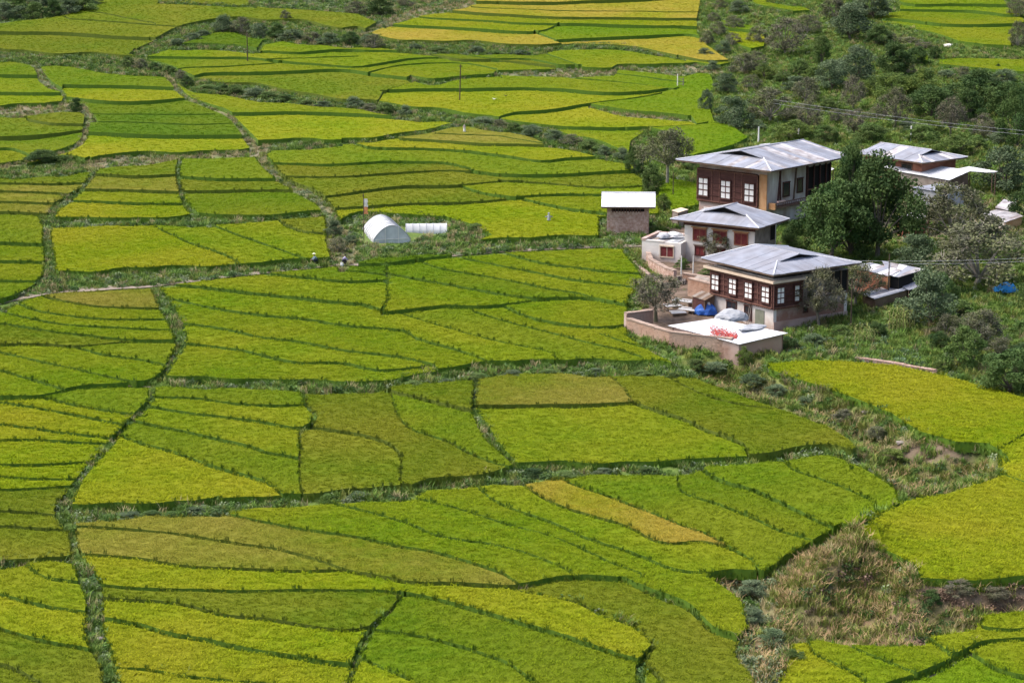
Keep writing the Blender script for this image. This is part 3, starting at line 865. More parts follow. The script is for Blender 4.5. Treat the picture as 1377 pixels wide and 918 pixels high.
def fine_grain(m):
    """grain of single heads: small light and dark flecks of colour"""
    t = m.node_tree; N = t.nodes; L = t.links; b = N['Principled BSDF']; old = b.inputs['Base Color'].links[0].from_socket
    g = N.new('ShaderNodeNewGeometry'); n = N.new('ShaderNodeTexNoise'); n.inputs['Scale'].default_value = 3.2; n.inputs['Detail'].default_value = 8; n.inputs['Roughness'].default_value = .75
    L.new(g.outputs['Position'], n.inputs['Vector'])
    mr = N.new('ShaderNodeMapRange'); mr.inputs[1].default_value = .32; mr.inputs[2].default_value = .68; mr.inputs[3].default_value = .70; mr.inputs[4].default_value = 1.28
    L.new(n.outputs[0], mr.inputs[0])
    h = N.new('ShaderNodeHueSaturation'); L.new(old, h.inputs['Color']); L.new(mr.outputs[0], h.inputs['Value']); L.new(h.outputs[0], b.inputs['Base Color'])
RM, TUFT = {}, {}
for k, (a, b, c) in PAL.items():
    RM[k] = mat('rice_' + {'Y': 'yellow_green', 'L': 'lime', 'M': 'green', 'O': 'olive', 'T': 'tan', 'G': 'gold', 'D': 'deep_green', 'B': 'bright_green'}[k],
                a, b, c3=c, scale=0.7, detail=7, scale3=0.06, rnd=0.09, rough=0.9, bump=0.10, bscale=5.5, trans=0.10, spec=0.04)
    fine_grain(RM[k])
    up = lambda q: tuple(v * 1.6 for v in q)      # tuft colour brightened to offset the blades' self-shadowing
    hm = mat('rice_heads_' + RM[k].name[5:], up(a), up(b), c3=up(c), scale=0.7, detail=7, scale3=0.06, rnd=0.16, rough=0.9, trans=0.25, spec=0.04)  # tuft material, takes the brightened colours
    TUFT[k] = src_obj(blade_mesh('rice_tuft', 18, 0.30, 0.05, 0.12, 0.04, hm, lean=2.0, seed=ord(k)))
edge_me = {k: src_obj(blade_mesh('rice_edge_tuft', 12, 0.16, 0.24, 0.44, 0.045, m_stem_shade if k in 'DBMLY' else m_stem_shade2, lean=0.35, heads=0.75, mh=RM[k], seed=ord(k) + 1)) for k in PAL}
def gn_rice(k, density, seed):
    ng = scatter_tree('rice_growth')
    ng.interface.new_socket('Geometry', in_out='OUTPUT', socket_type='NodeSocketGeometry')
    N = ng.nodes; L = ng.links
    gi = N.new('NodeGroupInput'); go = N.new('NodeGroupOutput')
    jn = N.new('GeometryNodeJoinGeometry')
    L.new(gi.outputs[0], jn.inputs[0])
    at_ = N.new('GeometryNodeInputNamedAttribute'); at_.data_type = 'FLOAT'; at_.inputs[0].default_value = 'top'
    at2 = N.new('GeometryNodeInputNamedAttribute'); at2.data_type = 'FLOAT'; at2.inputs[0].default_value = 'foot'
    for src, dens, an, lo, hi in ((TUFT[k], density, at_, .7, 1.35), (edge_me[k], min(3.6, density * .6) if density > 2.1 else 0.0, at2, .75, 1.2)):
        dp = N.new('GeometryNodeDistributePointsOnFaces'); dp.inputs['Seed'].default_value = seed
        mu = N.new('ShaderNodeMath'); mu.operation = 'MULTIPLY'; mu.inputs[1].default_value = dens
        L.new(an.outputs[0], mu.inputs[0]); L.new(mu.outputs[0], dp.inputs['Density'])
        L.new(gi.outputs[0], dp.inputs['Mesh'])
        oi = N.new('GeometryNodeObjectInfo'); oi.inputs['Object'].default_value = src; oi.inputs['As Instance'].default_value = True
        ip = N.new('GeometryNodeInstanceOnPoints'); L.new(dp.outputs['Points'], ip.inputs['Points']); L.new(oi.outputs['Geometry'], ip.inputs['Instance'])
        rv = N.new('FunctionNodeRandomValue'); rv.data_type = 'FLOAT_VECTOR'
        rv.inputs[0].default_value = (-.12, -.12, 0); rv.inputs[1].default_value = (.12, .12, 6.283)
        rs = N.new('FunctionNodeRandomValue'); rs.data_type = 'FLOAT'; rs.inputs[2].default_value = lo; rs.inputs[3].default_value = hi
        L.new(rv.outputs[0], ip.inputs['Rotation']); L.new(rs.outputs[1], ip.inputs['Scale'])
        L.new(ip.outputs[0], jn.inputs[0])
    L.new(jn.outputs[0], go.inputs[0])
    return ng
CANOPY = 0.62
used_v = np.unique(TR[comp >= 0]); gpos = np.zeros((len(PV), 3)); gpos[used_v] = unproject(PV[used_v], Bz, CANOPY)
COLW = {'Y': 'yellow-green', 'L': 'light green', 'M': 'mid green', 'O': 'olive green', 'T': 'tan and olive', 'G': 'golden', 'D': 'deep green', 'B': 'bright fresh green'}
n_rice = 0
for c in comps:
    T = TR[comp == c]; vid = np.unique(T); loc = {int(v): i for i, v in enumerate(vid)}
    p = gpos[vid]; lvl = p[:, 2].mean()
    z = p[:, 2] - 0.26 * np.tanh((p[:, 2] - lvl) * 0.65 / 0.26) + CANOPY + 0.10 * (vnoise(p[:,0], p[:,1], 0.25, 3) - .5) + rng.normal(0, .015, len(p))
    top = [(p[i,0], p[i,1], z[i]) for i in range(len(p))]
    ec = {}
    tris = []
    for t in T:
        a, b, d = (loc[int(q)] for q in t)
        P0, P1, P2 = p[a], p[b], p[d]
        if (P1[0]-P0[0])*(P2[1]-P0[1]) - (P1[1]-P0[1])*(P2[0]-P0[0]) < 0: b, d = d, b
        tris.append((a, b, d))
        for e in ((a, b), (b, d), (d, a)): ec[e] = 1
    bd = [e for e in ec if (e[1], e[0]) not in ec]
    verts = list(top); faces = list(tris); mi = [0] * len(tris); foot = {}
    for a, b in bd:
        for q in (a, b):
            if q not in foot:
                foot[q] = len(verts); verts.append((p[q,0], p[q,1], min(z[q] - 0.75, float(p[q,2]) - 0.15)))
        faces.append((b, a, foot[a], foot[b])); mi.append(1)
    k = fcol[c]; yc = p[:, 1].mean()
    o = mesh_obj('rice_crop', verts, faces, [RM[k], m_stem_shade if k in 'DBMLY' else m_stem_shade2], midx=mi)
    at_ = o.data.attributes.new('top', 'FLOAT', 'FACE'); at_.data.foreach_set('value', (1.0 - np.array(mi)).astype(np.float32))
    fa = np.array(mi, np.float32)
    at_ = o.data.attributes.new('foot', 'FLOAT', 'FACE'); at_.data.foreach_set('value', fa)
    tag(o, kind='stuff', label='%s rice standing in one terraced paddy' % COLW[k])
    dens = max(2.0, min(7.0, (420 - yc) / 20.0))
    md = o.modifiers.new('rice growth', 'NODES'); md.node_group = gn_rice(k, dens, c)
    n_rice += 1

# footpaths of pale trodden earth
m_path = mat('trodden_earth', (0.17, 0.145, 0.11), (0.26, 0.22, 0.175), scale=1.5, rough=0.95, bump=0.05)
T = TR[kindT == 'path']; vid = np.unique(T); loc = {int(v): i for i, v in enumerate(vid)}
pp = unproject(PV[vid], Bz, 0.02)
o = mesh_obj('path', [(a, b, Bz([a], [b])[0] + 0.09) for a, b, _ in pp], [tuple(loc[int(q)] for q in t) for t in T], m_path)
tag(o, kind='structure')

# ------------------------------------------------------------------ wild growth on banks, bunds, gullies and the wooded slope
g_green = mat('grass_green', (0.085, 0.165, 0.026), (0.130, 0.205, 0.035), rnd=0.35, scale=0.6, trans=0.2)
g_sage = mat('herb_grey_green', (0.145, 0.195, 0.10), (0.21, 0.255, 0.145), rnd=0.35, scale=0.6, trans=0.15)
g_dry = mat('grass_straw', (0.24, 0.21, 0.10), (0.32, 0.27, 0.145), rnd=0.35, scale=0.5, trans=0.15)
g_rust = mat('grass_seed_heads', (0.30, 0.205, 0.105), (0.38, 0.27, 0.14), rnd=0.3, scale=0.3, trans=0.15)
g_olive = mat('grass_olive', (0.14, 0.175, 0.035), (0.20, 0.225, 0.05), rnd=0.35, scale=0.5, trans=0.2)
g_dark = mat('leaf_dark', (0.045, 0.095, 0.026), (0.070, 0.125, 0.034), rnd=0.35, scale=0.5, trans=0.15)
g_brown = mat('brush_brown', (0.13, 0.085, 0.06), (0.21, 0.15, 0.11), rnd=.4, scale=.6)
g_mid = mat('leaf_mid', (0.070, 0.145, 0.030), (0.105, 0.185, 0.04), rnd=0.35, scale=0.5, trans=0.15)
SRC = {
 'green': blade_mesh('green_grass_clump', 26, 0.38, 0.35, 0.75, 0.05, g_green, lean=0.8, seed=3),
 'olive': blade_mesh('olive_grass_clump', 26, 0.38, 0.35, 0.8, 0.05, g_olive, lean=0.8, seed=4),
 'straw': blade_mesh('straw_grass_clump', 26, 0.36, 0.4, 0.9, 0.045, g_dry, lean=0.7, seed=5),
 'rust': blade_mesh('seeding_grass_clump', 34, 0.42, 0.4, 0.85, 0.04, g_olive, lean=1.1, heads=0.8, mh=g_rust, seed=6),
 'sage': leaf_clump('grey_herb_clump', 60, 0.5, 0.5, 0.17, g_sage, seed=7),
 'mid': leaf_clump('leafy_herb_clump', 60, 0.5, 0.5, 0.2, g_mid, seed=8),
 'brown': leaf_clump('brown_brush_clump', 60, 0.5, 0.55, 0.2, g_brown, seed=19),
 'dark': leaf_clump('dark_leaf_clump', 70, 0.6, 0.65, 0.22, g_dark, seed=9),
}
MIX = {  # kind of place -> what grows there, plants per square metre
 'bund': {'green': 1.6, 'olive': .3}, 'veg': {'green': 1.6, 'sage': .75, 'mid': .5, 'dark': .35, 'straw': .3, 'olive': .4},
 'dry': {'straw': .8, 'sage': .7, 'green': .5, 'olive': .5, 'dark': .12}, 'wood': {'green': 1.3, 'mid': .28, 'sage': .2, 'olive': .55, 'dark': .05, 'straw': .12},
 'ravine': {'straw': .3, 'olive': 1.3, 'sage': .6, 'green': 1.5, 'mid': .35, 'rust': .4, 'dark': .12}, 'mound': {'rust': 1.9, 'straw': .4, 'olive': 1.2, 'green': .7, 'sage': .3, 'mid': .1},
 'shrub': {'sage': .9, 'mid': .4, 'dark': .4, 'green': .8, 'straw': .3},
}
NC = 900000
cx = rng.uniform(-125, 140, NC); cyy = rng.uniform(150, 590, NC); AREA = 265.0 * 440.0
ck, cP = kind_at(cx, cyy, 0.25)
sel = (ck > 1) & (ck != KN.index('path')); cx, cyy, ck, cP = cx[sel], cyy[sel], ck[sel], cP[sel]
per = NC / AREA; u = rng.random(len(cx)); lab = np.full(len(cx), '', dtype=object)
clus = vnoise(cx, cyy, 0.22, 11)
# greenhouse floor, yards, bare earth and buildings stay clear
def pin(poly): return in_poly(cP[:,0], cP[:,1], [(a, b) for a, b, _ in parse(poly)])
bare = pin('I 955,525 1100,530 1377,512 1500,512 1500,590 1377,606 1200,628 1060,630 960,590') & (rng.random(len(cx)) < .8)
cutbank = bare | (pin('I 955,525 1100,530 1377,512 1500,512 1500,590 1377,606 1200,628 1060,630 960,590'))
bare |= pin('I 700,690 780,660 930,680 975,730 800,758 700,745') & (rng.random(len(cx)) < .4)
bare |= False & pin('I 660,650 780,625 950,650 975,730 800,758 670,745') & (rng.random(len(cx)) < .6)
bare |= pin('F 780,890 900,850 1000,850 1180,880 1130,930 980,960 850,950') & (rng.random(len(cx)) < .35)
bare |= pin('P 862,318 930,300 1050,330 1100,420 1060,440 1030,470 900,465 850,448 850,425 880,400 895,375 862,345')
bare |= pin('P 1170,275 1250,265 1377,268 1377,300 1290,318 1180,325') & (rng.random(len(cx)) < .6)
bare |= pin('P 484,326 487,312 505,300 545,305 605,303 606,315 560,317 552,328')
for k, mx in MIX.items():
    m = ck == KN.index(k)
    c0 = np.zeros(len(cx))
    for name, d in mx.items():
        w = 1.0
        if name in ('sage', 'dark', 'straw', 'rust', 'mid'):
            ph = {'sage': 0, 'dark': .3, 'straw': .5, 'rust': .8, 'mid': .65}[name]
            w = 0.25 + 1.6 * np.clip(np.sin((clus + ph) * 6.283) * .5 + .5, 0, 1) ** 1.5
        p_ = d * w / per
        hit = m & (u >= c0) & (u < c0 + p_) & (lab == '') & ~bare
        lab[hit] = name; c0 = c0 + p_
lm = (ck == KN.index('mound')) & (cP[:,0] < 1048) & (lab != ''); lab[lm & (rng.random(len(cx)) < .6)] = 'sage'
gp_ = pin('P 1150,452 1250,450 1285,492 1180,488 1140,470') & ~bare; lab[gp_ & (rng.random(len(cx)) < 2.0 / per)] = 'green'
mm_ = (ck == KN.index('mound')) & (vnoise(cx, cyy, .35, 31) > .58) & ~cutbank; lab[mm_ & (rng.random(len(cx)) < .7 / per)] = 'brown'; lab[mm_ & (rng.random(len(cx)) < .5 / per)] = 'dark'
lab[cutbank & (rng.random(len(cx)) < 2.2 / per)] = 'brown'
names = {'brown': 'brown_brush', 'green': 'green_grass', 'olive': 'olive_grass', 'straw': 'dry_grass', 'rust': 'seeding_grass', 'sage': 'grey_herbs', 'mid': 'leafy_herbs', 'dark': 'scrub'}
for k, me_ in SRC.items():
    m = lab == k; n = int(m.sum())
    P = np.stack([cx[m], cyy[m], Bz(cx[m], cyy[m]) + relief(cx[m], cyy[m], ck[m]) - 0.05], 1)
    s = rng.uniform(.7, 1.5, n) * np.where(ck[m] == KN.index('bund'), .55, 1.0) * np.where(ck[m] == KN.index('dry'), .8, 1.0)
    s *= np.where((ck[m] == KN.index('wood')), 1.0, 1.0)
    sc = np.stack([s, s, s * rng.uniform(.6, 1.0, n)], 1)
    scatter(names[k], me_, P, sc, {'brown': 'brown brush hanging on the cut bank below the raised paddy', 'green': 'short green grass on the bunds and banks', 'olive': 'olive grass on the slopes', 'straw': 'dry straw-coloured grass along ditches and banks', 'rust': 'tall reddish seeding grass on the mound and in the gully', 'sage': 'grey-green herbs along the terrace banks', 'mid': 'leafy green herbs on the banks', 'dark': 'low dark scrub on the banks'}[k])

# rice beyond the traced plan is left as open ground; loose stones lie in the gully and by the ditches
m_stone = mat('field_stone', (0.15, 0.13, 0.12), (0.24, 0.215, 0.20), scale=3, rough=0.9, rnd=.2)
def stone_mesh(name, seed, m):
    rr = random.Random(seed); bm = bmesh.new(); bmesh.ops.create_icosphere(bm, subdivisions=1, radius=1)
    for v in bm.verts: v.co *= rr.uniform(.75, 1.15); v.co.z *= .6
    me = bpy.data.meshes.new(name); bm.to_mesh(me); bm.free(); me.materials.append(m); return me
m_stw = mat('pale_stone', (0.62, 0.60, 0.56), (0.75, 0.73, 0.70), scale=3, rough=0.85)
sts = stone_mesh('boulder', 4, m_stone); stw = stone_mesh('boulder_pale', 5, m_stw)
STONES = [(1143, 607, .45, 1, 'white boulder where the bank path meets the gully'), (120, 813, .3, 1, 'white stone in the grassy ditch at lower left'),
          (82, 752, .5, 0, 'pinkish boulder where the left terrace wall meets the ditch'), (127, 788, .35, 0, 'grey-pink boulder beside the ditch above the white stone'),
          (128, 818, .3, 0, 'grey-pink boulder beside the ditch below the white stone'), (134, 860, .35, 0, 'grey boulder lowest in the left ditch'),
          (400, 670, .3, 1, 'pale stone on the long terrace bank'), (483, 858, .35, 0, 'grey stone on the bund junction at bottom centre'),
          (1276, 63, .9, 1, 'large white boulder on the bank at top right'),
          (1163, 556, .5, 0, 'boulder half buried in the gully grass'), (1212, 597, .5, 0, 'boulder on the gully edge under the bright paddy')]
for x, y, r, w, lb in STONES:
    p = at(x, y); o = data_obj('boulder', stw if w else sts, loc=(p.x, p.y, p.z + r * .2), rz=x, sc=(r * 1.2, r, r))
    tag(o, lb, 'boulder', 'loose boulders among the terraces')

# ------------------------------------------------------------------ trees and shrubs
m_bark = mat('bark', (0.10, 0.085, 0.07), (0.16, 0.14, 0.115), scale=4, rough=.95)
m_bark2 = mat('bark_pale', (0.22, 0.20, 0.17), (0.30, 0.28, 0.24), scale=4, rough=.95)
LEAF = {
 'broad': mat('crown_dark_green', (0.029, 0.072, 0.019), (0.052, 0.106, 0.027), rnd=.2, scale=0.8, c3=(0.075, 0.125, 0.03), scale3=.35, trans=.12),
 'bushy': mat('crown_green', (0.075, 0.150, 0.032), (0.118, 0.195, 0.045), rnd=.15, scale=0.8, c3=(0.10, 0.15, 0.04), scale3=.35, trans=.15),
 'sage': mat('crown_grey_green', (0.115, 0.165, 0.085), (0.165, 0.215, 0.12), rnd=.15, scale=0.8, c3=(0.07, 0.115, 0.05), scale3=.35, trans=.12),
 'olive': mat('crown_olive', (0.115, 0.135, 0.055), (0.158, 0.175, 0.072), rnd=.15, scale=0.8, c3=(0.08, 0.085, 0.055), scale3=.35, trans=.12),
 'bright': mat('crown_yellow_green', (0.115, 0.175, 0.030), (0.165, 0.215, 0.04), rnd=.12, scale=0.8, c3=(0.07, 0.12, 0.028), scale3=.35, trans=.2),
 'bare': mat('twigs_grey_brown', (0.125, 0.112, 0.092), (0.165, 0.150, 0.120), rnd=.15, scale=0.8, c3=(0.12, 0.13, 0.06), scale3=.4, trans=.05),
}
def tree_meshes(kind, seed, trunk=0.25):
    """unit tree: 1 tall, crown about 1 wide; returns (trunk mesh, crown mesh)"""
    rr = random.Random(seed); mb = MB()
    sparse = kind in ('olive', 'bare')
    tz = trunk; lean = Vector((rr.uniform(-.05, .05), rr.uniform(-.05, .05), 0))
    mb.tube((0, 0, -0.03), lean + Vector((0, 0, tz)), .032, .022, 7)
    cen = []
    nb = 19 if not sparse else 22
    for i in range(nb):
        a = i * 2.399 + rr.uniform(-.4, .4); f = (i + .5) / nb
        zz = tz + .04 + (0.90 - tz) * f * rr.uniform(.85, 1.05)
        prof = math.sin(math.pi * min(1, (0.12 + .88 * (zz - tz) / (1 - tz))) ** .75)
        rad = .40 * max(.15, prof) * rr.uniform(.45, 1.2)
        cen.append(Vector((math.cos(a) * rad, math.sin(a) * rad, min(zz, .93))))
    v, f = [], []
    for c in cen:
        st = lean + Vector((0, 0, tz * rr.uniform(.75, 1)))
        mid = st.lerp(c, .5) + Vector((rr.uniform(-.04, .04), rr.uniform(-.04, .04), .02))
        mb.tube(st, mid, .011, .007, 5); mb.tube(mid, c, .007, .002, 4)
        br = rr.uniform(.10, .22) if not sparse else rr.uniform(.10, .17)
        nl = {'broad': 600, 'bushy': 420, 'sage': 360, 'bright': 330, 'olive': 230, 'bare': 90}[kind]
        for k in range(nl):
            d = Vector((rr.gauss(0, 1), rr.gauss(0, 1), rr.gauss(0.25, 1))).normalized() * (br * (rr.random() ** .5))
            leaf_verts(rr, (c.x + d.x * 1.1, c.y + d.y * 1.1, max(.02, c.z + d.z * .8)), (.034 if kind == 'broad' else .040) if not sparse else .034, v, f)
        if sparse:
            for k in range(16 if kind == 'olive' else 55):
                d = Vector((rr.gauss(0, 1), rr.gauss(0, 1), rr.gauss(.5, 1))).normalized() * br * rr.uniform(.8, 1.35)
                m_ = c + d * .5 + Vector((rr.uniform(-.02, .02), rr.uniform(-.02, .02), rr.uniform(-.01, .02)))
                e = c + d; w = .0032
                kk = len(mb.v); sd = Vector((-d.y, d.x, 0)).normalized() * w if abs(d.x) + abs(d.y) > 1e-5 else Vector((w, 0, 0))
                mb.v += [tuple(c - sd), tuple(c + sd), tuple(m_ + sd * .8), tuple(m_ - sd * .8), tuple(e)]
                mb.f += [(kk, kk+1, kk+2, kk+3), (kk+3, kk+2, kk+4)]
                if k % 2 == 0:
                    e2 = m_ + Vector((rr.gauss(0, 1), rr.gauss(0, 1), rr.gauss(.4, 1))).normalized() * br * .5
                    kk = len(mb.v); mb.v += [tuple(m_ - sd * .7), tuple(m_ + sd * .7), tuple(e2)]; mb.f.append((kk, kk+1, kk+2))
    tm = bpy.data.meshes.new('trunk'); tm.from_pydata(mb.v, [], mb.f)
    tm.materials.append(LEAF['bare'] if kind == 'bare' else (m_bark2 if kind in ('olive',) else m_bark)); tm.update()
    cm = bpy.data.meshes.new('crown'); cm.from_pydata(v, [], f); cm.materials.append(LEAF[kind]); cm.update()
    return tm, cm
TREES = {}
def tree_mesh(kind, var, trunk):
    key = (kind, var, trunk)
    if key not in TREES: TREES[key] = tree_meshes(kind, hash_ := (sum(map(ord, kind)) * 7 + var * 31), trunk)
    return TREES[key]
NAMEK = {'broad': 'broadleaf_tree', 'bushy': 'leafy_tree', 'sage': 'grey_green_tree', 'olive': 'sparse_tree', 'bright': 'leafy_tree', 'bare': 'bare_tree'}
ntree = 0
def tree(bx, by, h, w, kind, label, trunk=0.25, group=None, cat='tree', name=None, var=None):
    """base at pixel (bx, by); h and w are its height and crown width in pixels of the photograph"""
    global ntree
    p = at(bx, by); s = scale_at(p.y); H = h / s / .985; Wd = w / s / .92
    tm, cm = tree_mesh(kind, (ntree % 3) if var is None else var, trunk); ntree += 1
    nm = name or (NAMEK[kind] if cat == 'tree' else 'shrub')
    root = empty(nm, (p.x, p.y, p.z), 0, label, cat, group)
    rz = random.uniform(0, 6.28)
    for n_, me_ in (('trunk', tm), ('crown', cm)):
        o = data_obj(n_, me_, root, rz=rz, sc=(Wd, Wd, H))
    return root
# (base x, base y, height, crown width, kind, trunk share, label)
TT = [
 (1116, 352, 108, 96, 'broad', .22, 'large dark green tree with pale trunk between the three farmhouses'),
 (1180, 348, 138, 112, 'broad', .20, 'tallest dark broadleaf tree, touching the front one and rising past the roofs'),
 (1146, 299, 104, 60, 'broad', .3, 'dark tree showing between the two rear farmhouse roofs'),
 (1146, 344, 92, 84, 'broad', .08, 'dark tree filling the gap behind the two large trees'),
 (1068, 345, 48, 40, 'broad', .12, 'low dark tree at the left foot of the large trees'),
 (1281, 336, 92, 112, 'olive', .22, 'grey-olive sparse tree below the white lean-to roof'),
 (1312, 384, 84, 146, 'olive', .14, 'widest olive tree, spreading over the slope right of the tin shed'),
 (1230, 372, 60, 58, 'sage', .15, 'pale grey-green tree behind the tin shed roof'),
 (1248, 438, 72, 78, 'sage', .12, 'rounded grey-green tree beside the maize plants'),
 (1318, 468, 52, 76, 'olive', .15, 'olive tree below the blue tarpaulin'),
 (1402, 420, 66, 60, 'bushy', .15, 'green tree at the right edge beside the blue tarpaulin'),
 (1298, 497, 60, 58, 'bushy', .1, 'green bushy tree above the corner of the bright paddy'),
 (1356, 526, 60, 84, 'broad', .08, 'dark dense thicket tree on the edge of the bright paddy'),
 (1268, 412, 45, 40, 'broad', .1, 'dark small tree behind the rounded grey-green one'),
 (897, 250, 76, 70, 'olive', .42, 'grey half-bare tree with dark trunk left of the top farmhouse'),
 (882, 432, 66, 84, 'bare', .3, 'bare twiggy tree inside the mud-brick yard wall'),
 (1102, 440, 80, 70, 'bare', .28, 'thin grey tree against the right wall of the nearest farmhouse'),
 (1150, 410, 56, 70, 'olive', .25, 'small yellowish sparse tree at the end of the nearest farmhouse'),
 (966, 356, 46, 60, 'bare', .3, 'thin pale tree before the white middle farmhouse'),
 (984, 174, 46, 48, 'sage', .1, 'round blue-green tree at the upper edge of the golden paddy'),
 (1057, 74, 48, 66, 'bare', .15, 'purplish bare thicket at the top of the wooded slope'),
 (1018, 60, 24, 34, 'olive', .1, 'small olive tree left of the purplish thicket'),
 (1104, 88, 40, 32, 'bushy', .15, 'narrow green tree right of the purplish thicket'),
 (1144, 54, 48, 56, 'sage', .15, 'dense grey-green tree near the top of the slope'),
 (1174, 26, 34, 54, 'sage', .15, 'grey-green tree on the skyline side of the slope'),
 (1122, 28, 30, 46, 'olive', .15, 'olive tree at the very top of the wooded slope'),
 (1086, 46, 26, 40, 'olive', .15, 'olive tree between the thicket and the dense grey-green tree'),
 (1117, 122, 42, 46, 'sage', .12, 'pale grey-green tree halfway up the slope'),
 (1152, 114, 54, 52, 'sage', .12, 'tall grey-green tree halfway up the slope'),
 (1203, 104, 46, 50, 'broad', .12, 'dark tree under the lower right terraces'),
 (1200, 138, 42, 56, 'bright', .15, 'bright yellow-green tree in the middle of the wooded slope'),
 (1240, 136, 42, 52, 'bright', .15, 'second yellow-green tree, right of the brightest one'),
 (1202, 172, 52, 54, 'bare', .2, 'brown bare tree below the yellow-green trees'),
 (1256, 160, 46, 66, 'broad', .1, 'dark green tree in the centre of the tree belt'),
 (1312, 142, 48, 74, 'broad', .1, 'broad dark tree under the right-hand terrace edge'),
 (1299, 164, 44, 52, 'broad', .1, 'dark tree beside the bare-trunked brown tree'),
 (1348, 158, 48, 58, 'broad', .1, 'dark tree near the right edge above the wires'),
 (1367, 200, 84, 50, 'broad', .1, 'tall dark tree cut by the right edge of the view'),
 (1278, 188, 56, 46, 'bare', .35, 'brown tree with visible forked trunk above the rear roofs'),
 (1350, 258, 62, 72, 'sage', .1, 'grey-green round tree right of the rear farmhouse'),
 (1392, 300, 70, 60, 'broad', .1, 'dark tree at the right edge below the round grey-green tree'),
 (1036, 164, 46, 70, 'olive', .15, 'wide olive-brown tree below the open green patch'),
 (1084, 138, 34, 44, 'olive', .15, 'olive-brown tree at the lower side of the green patch'),
 (1086, 178, 44, 46, 'bare', .2, 'grey bare tree between the white post and the wires'),
 (1147, 150, 46, 40, 'bare', .2, 'reddish bare tree left of the brown one'),
 (1148, 184, 40, 44, 'bare', .2, 'low bare tree behind the top farmhouse roof'),
 (1068, 188, 26, 50, 'bright', .1, 'low pale green tree behind the top farmhouse ridge'),
 (1110, 192, 24, 40, 'bushy', .1, 'low green tree between the two rear roofs'),
 (1172, 192, 26, 46, 'bushy', .1, 'low leafy tree behind the rear farmhouse ridge'),
 (1284, 208, 26, 56, 'bright', .1, 'low yellow-green tree right behind the rear farmhouse'),
 (1240, 190, 24, 44, 'bushy', .1, 'low leafy tree beside the right white post'),
 (1000, 100, 28, 42, 'olive', .1, 'olive thicket tree below the small bright paddy'),
 (977, 126, 28, 32, 'sage', .1, 'small grey-green tree on the ditch left of the slope'),
 (1017, 96, 26, 40, 'bare', .1, 'low bare tree above the stony track'),
 (950, 152, 32, 20, 'sage', .1, 'narrow grey shrub tree on the edge of the golden paddy'),
 (1075, 104, 24, 30, 'bushy', .1, 'small green tree under the purplish thicket'),
 (1320, 188, 34, 46, 'bare', .15, 'faint bare tree crossed by the wires'),
 (1232, 88, 26, 32, 'broad', .1, 'small dark tree left of the white boulder bank'),
 (1180, 62, 28, 36, 'broad', .1, 'dark tree left of the brown bank'),
 (1335, 330, 40, 60, 'olive', .12, 'olive tree below the heap of old tin sheets'),
 (1268, 300, 34, 50, 'olive', .12, 'small olive tree in front of the grey wall'),
]
for bx, by, h, w, kd, tr_, lb in TT: tree(bx, by, h, w, kd, lb, tr_)
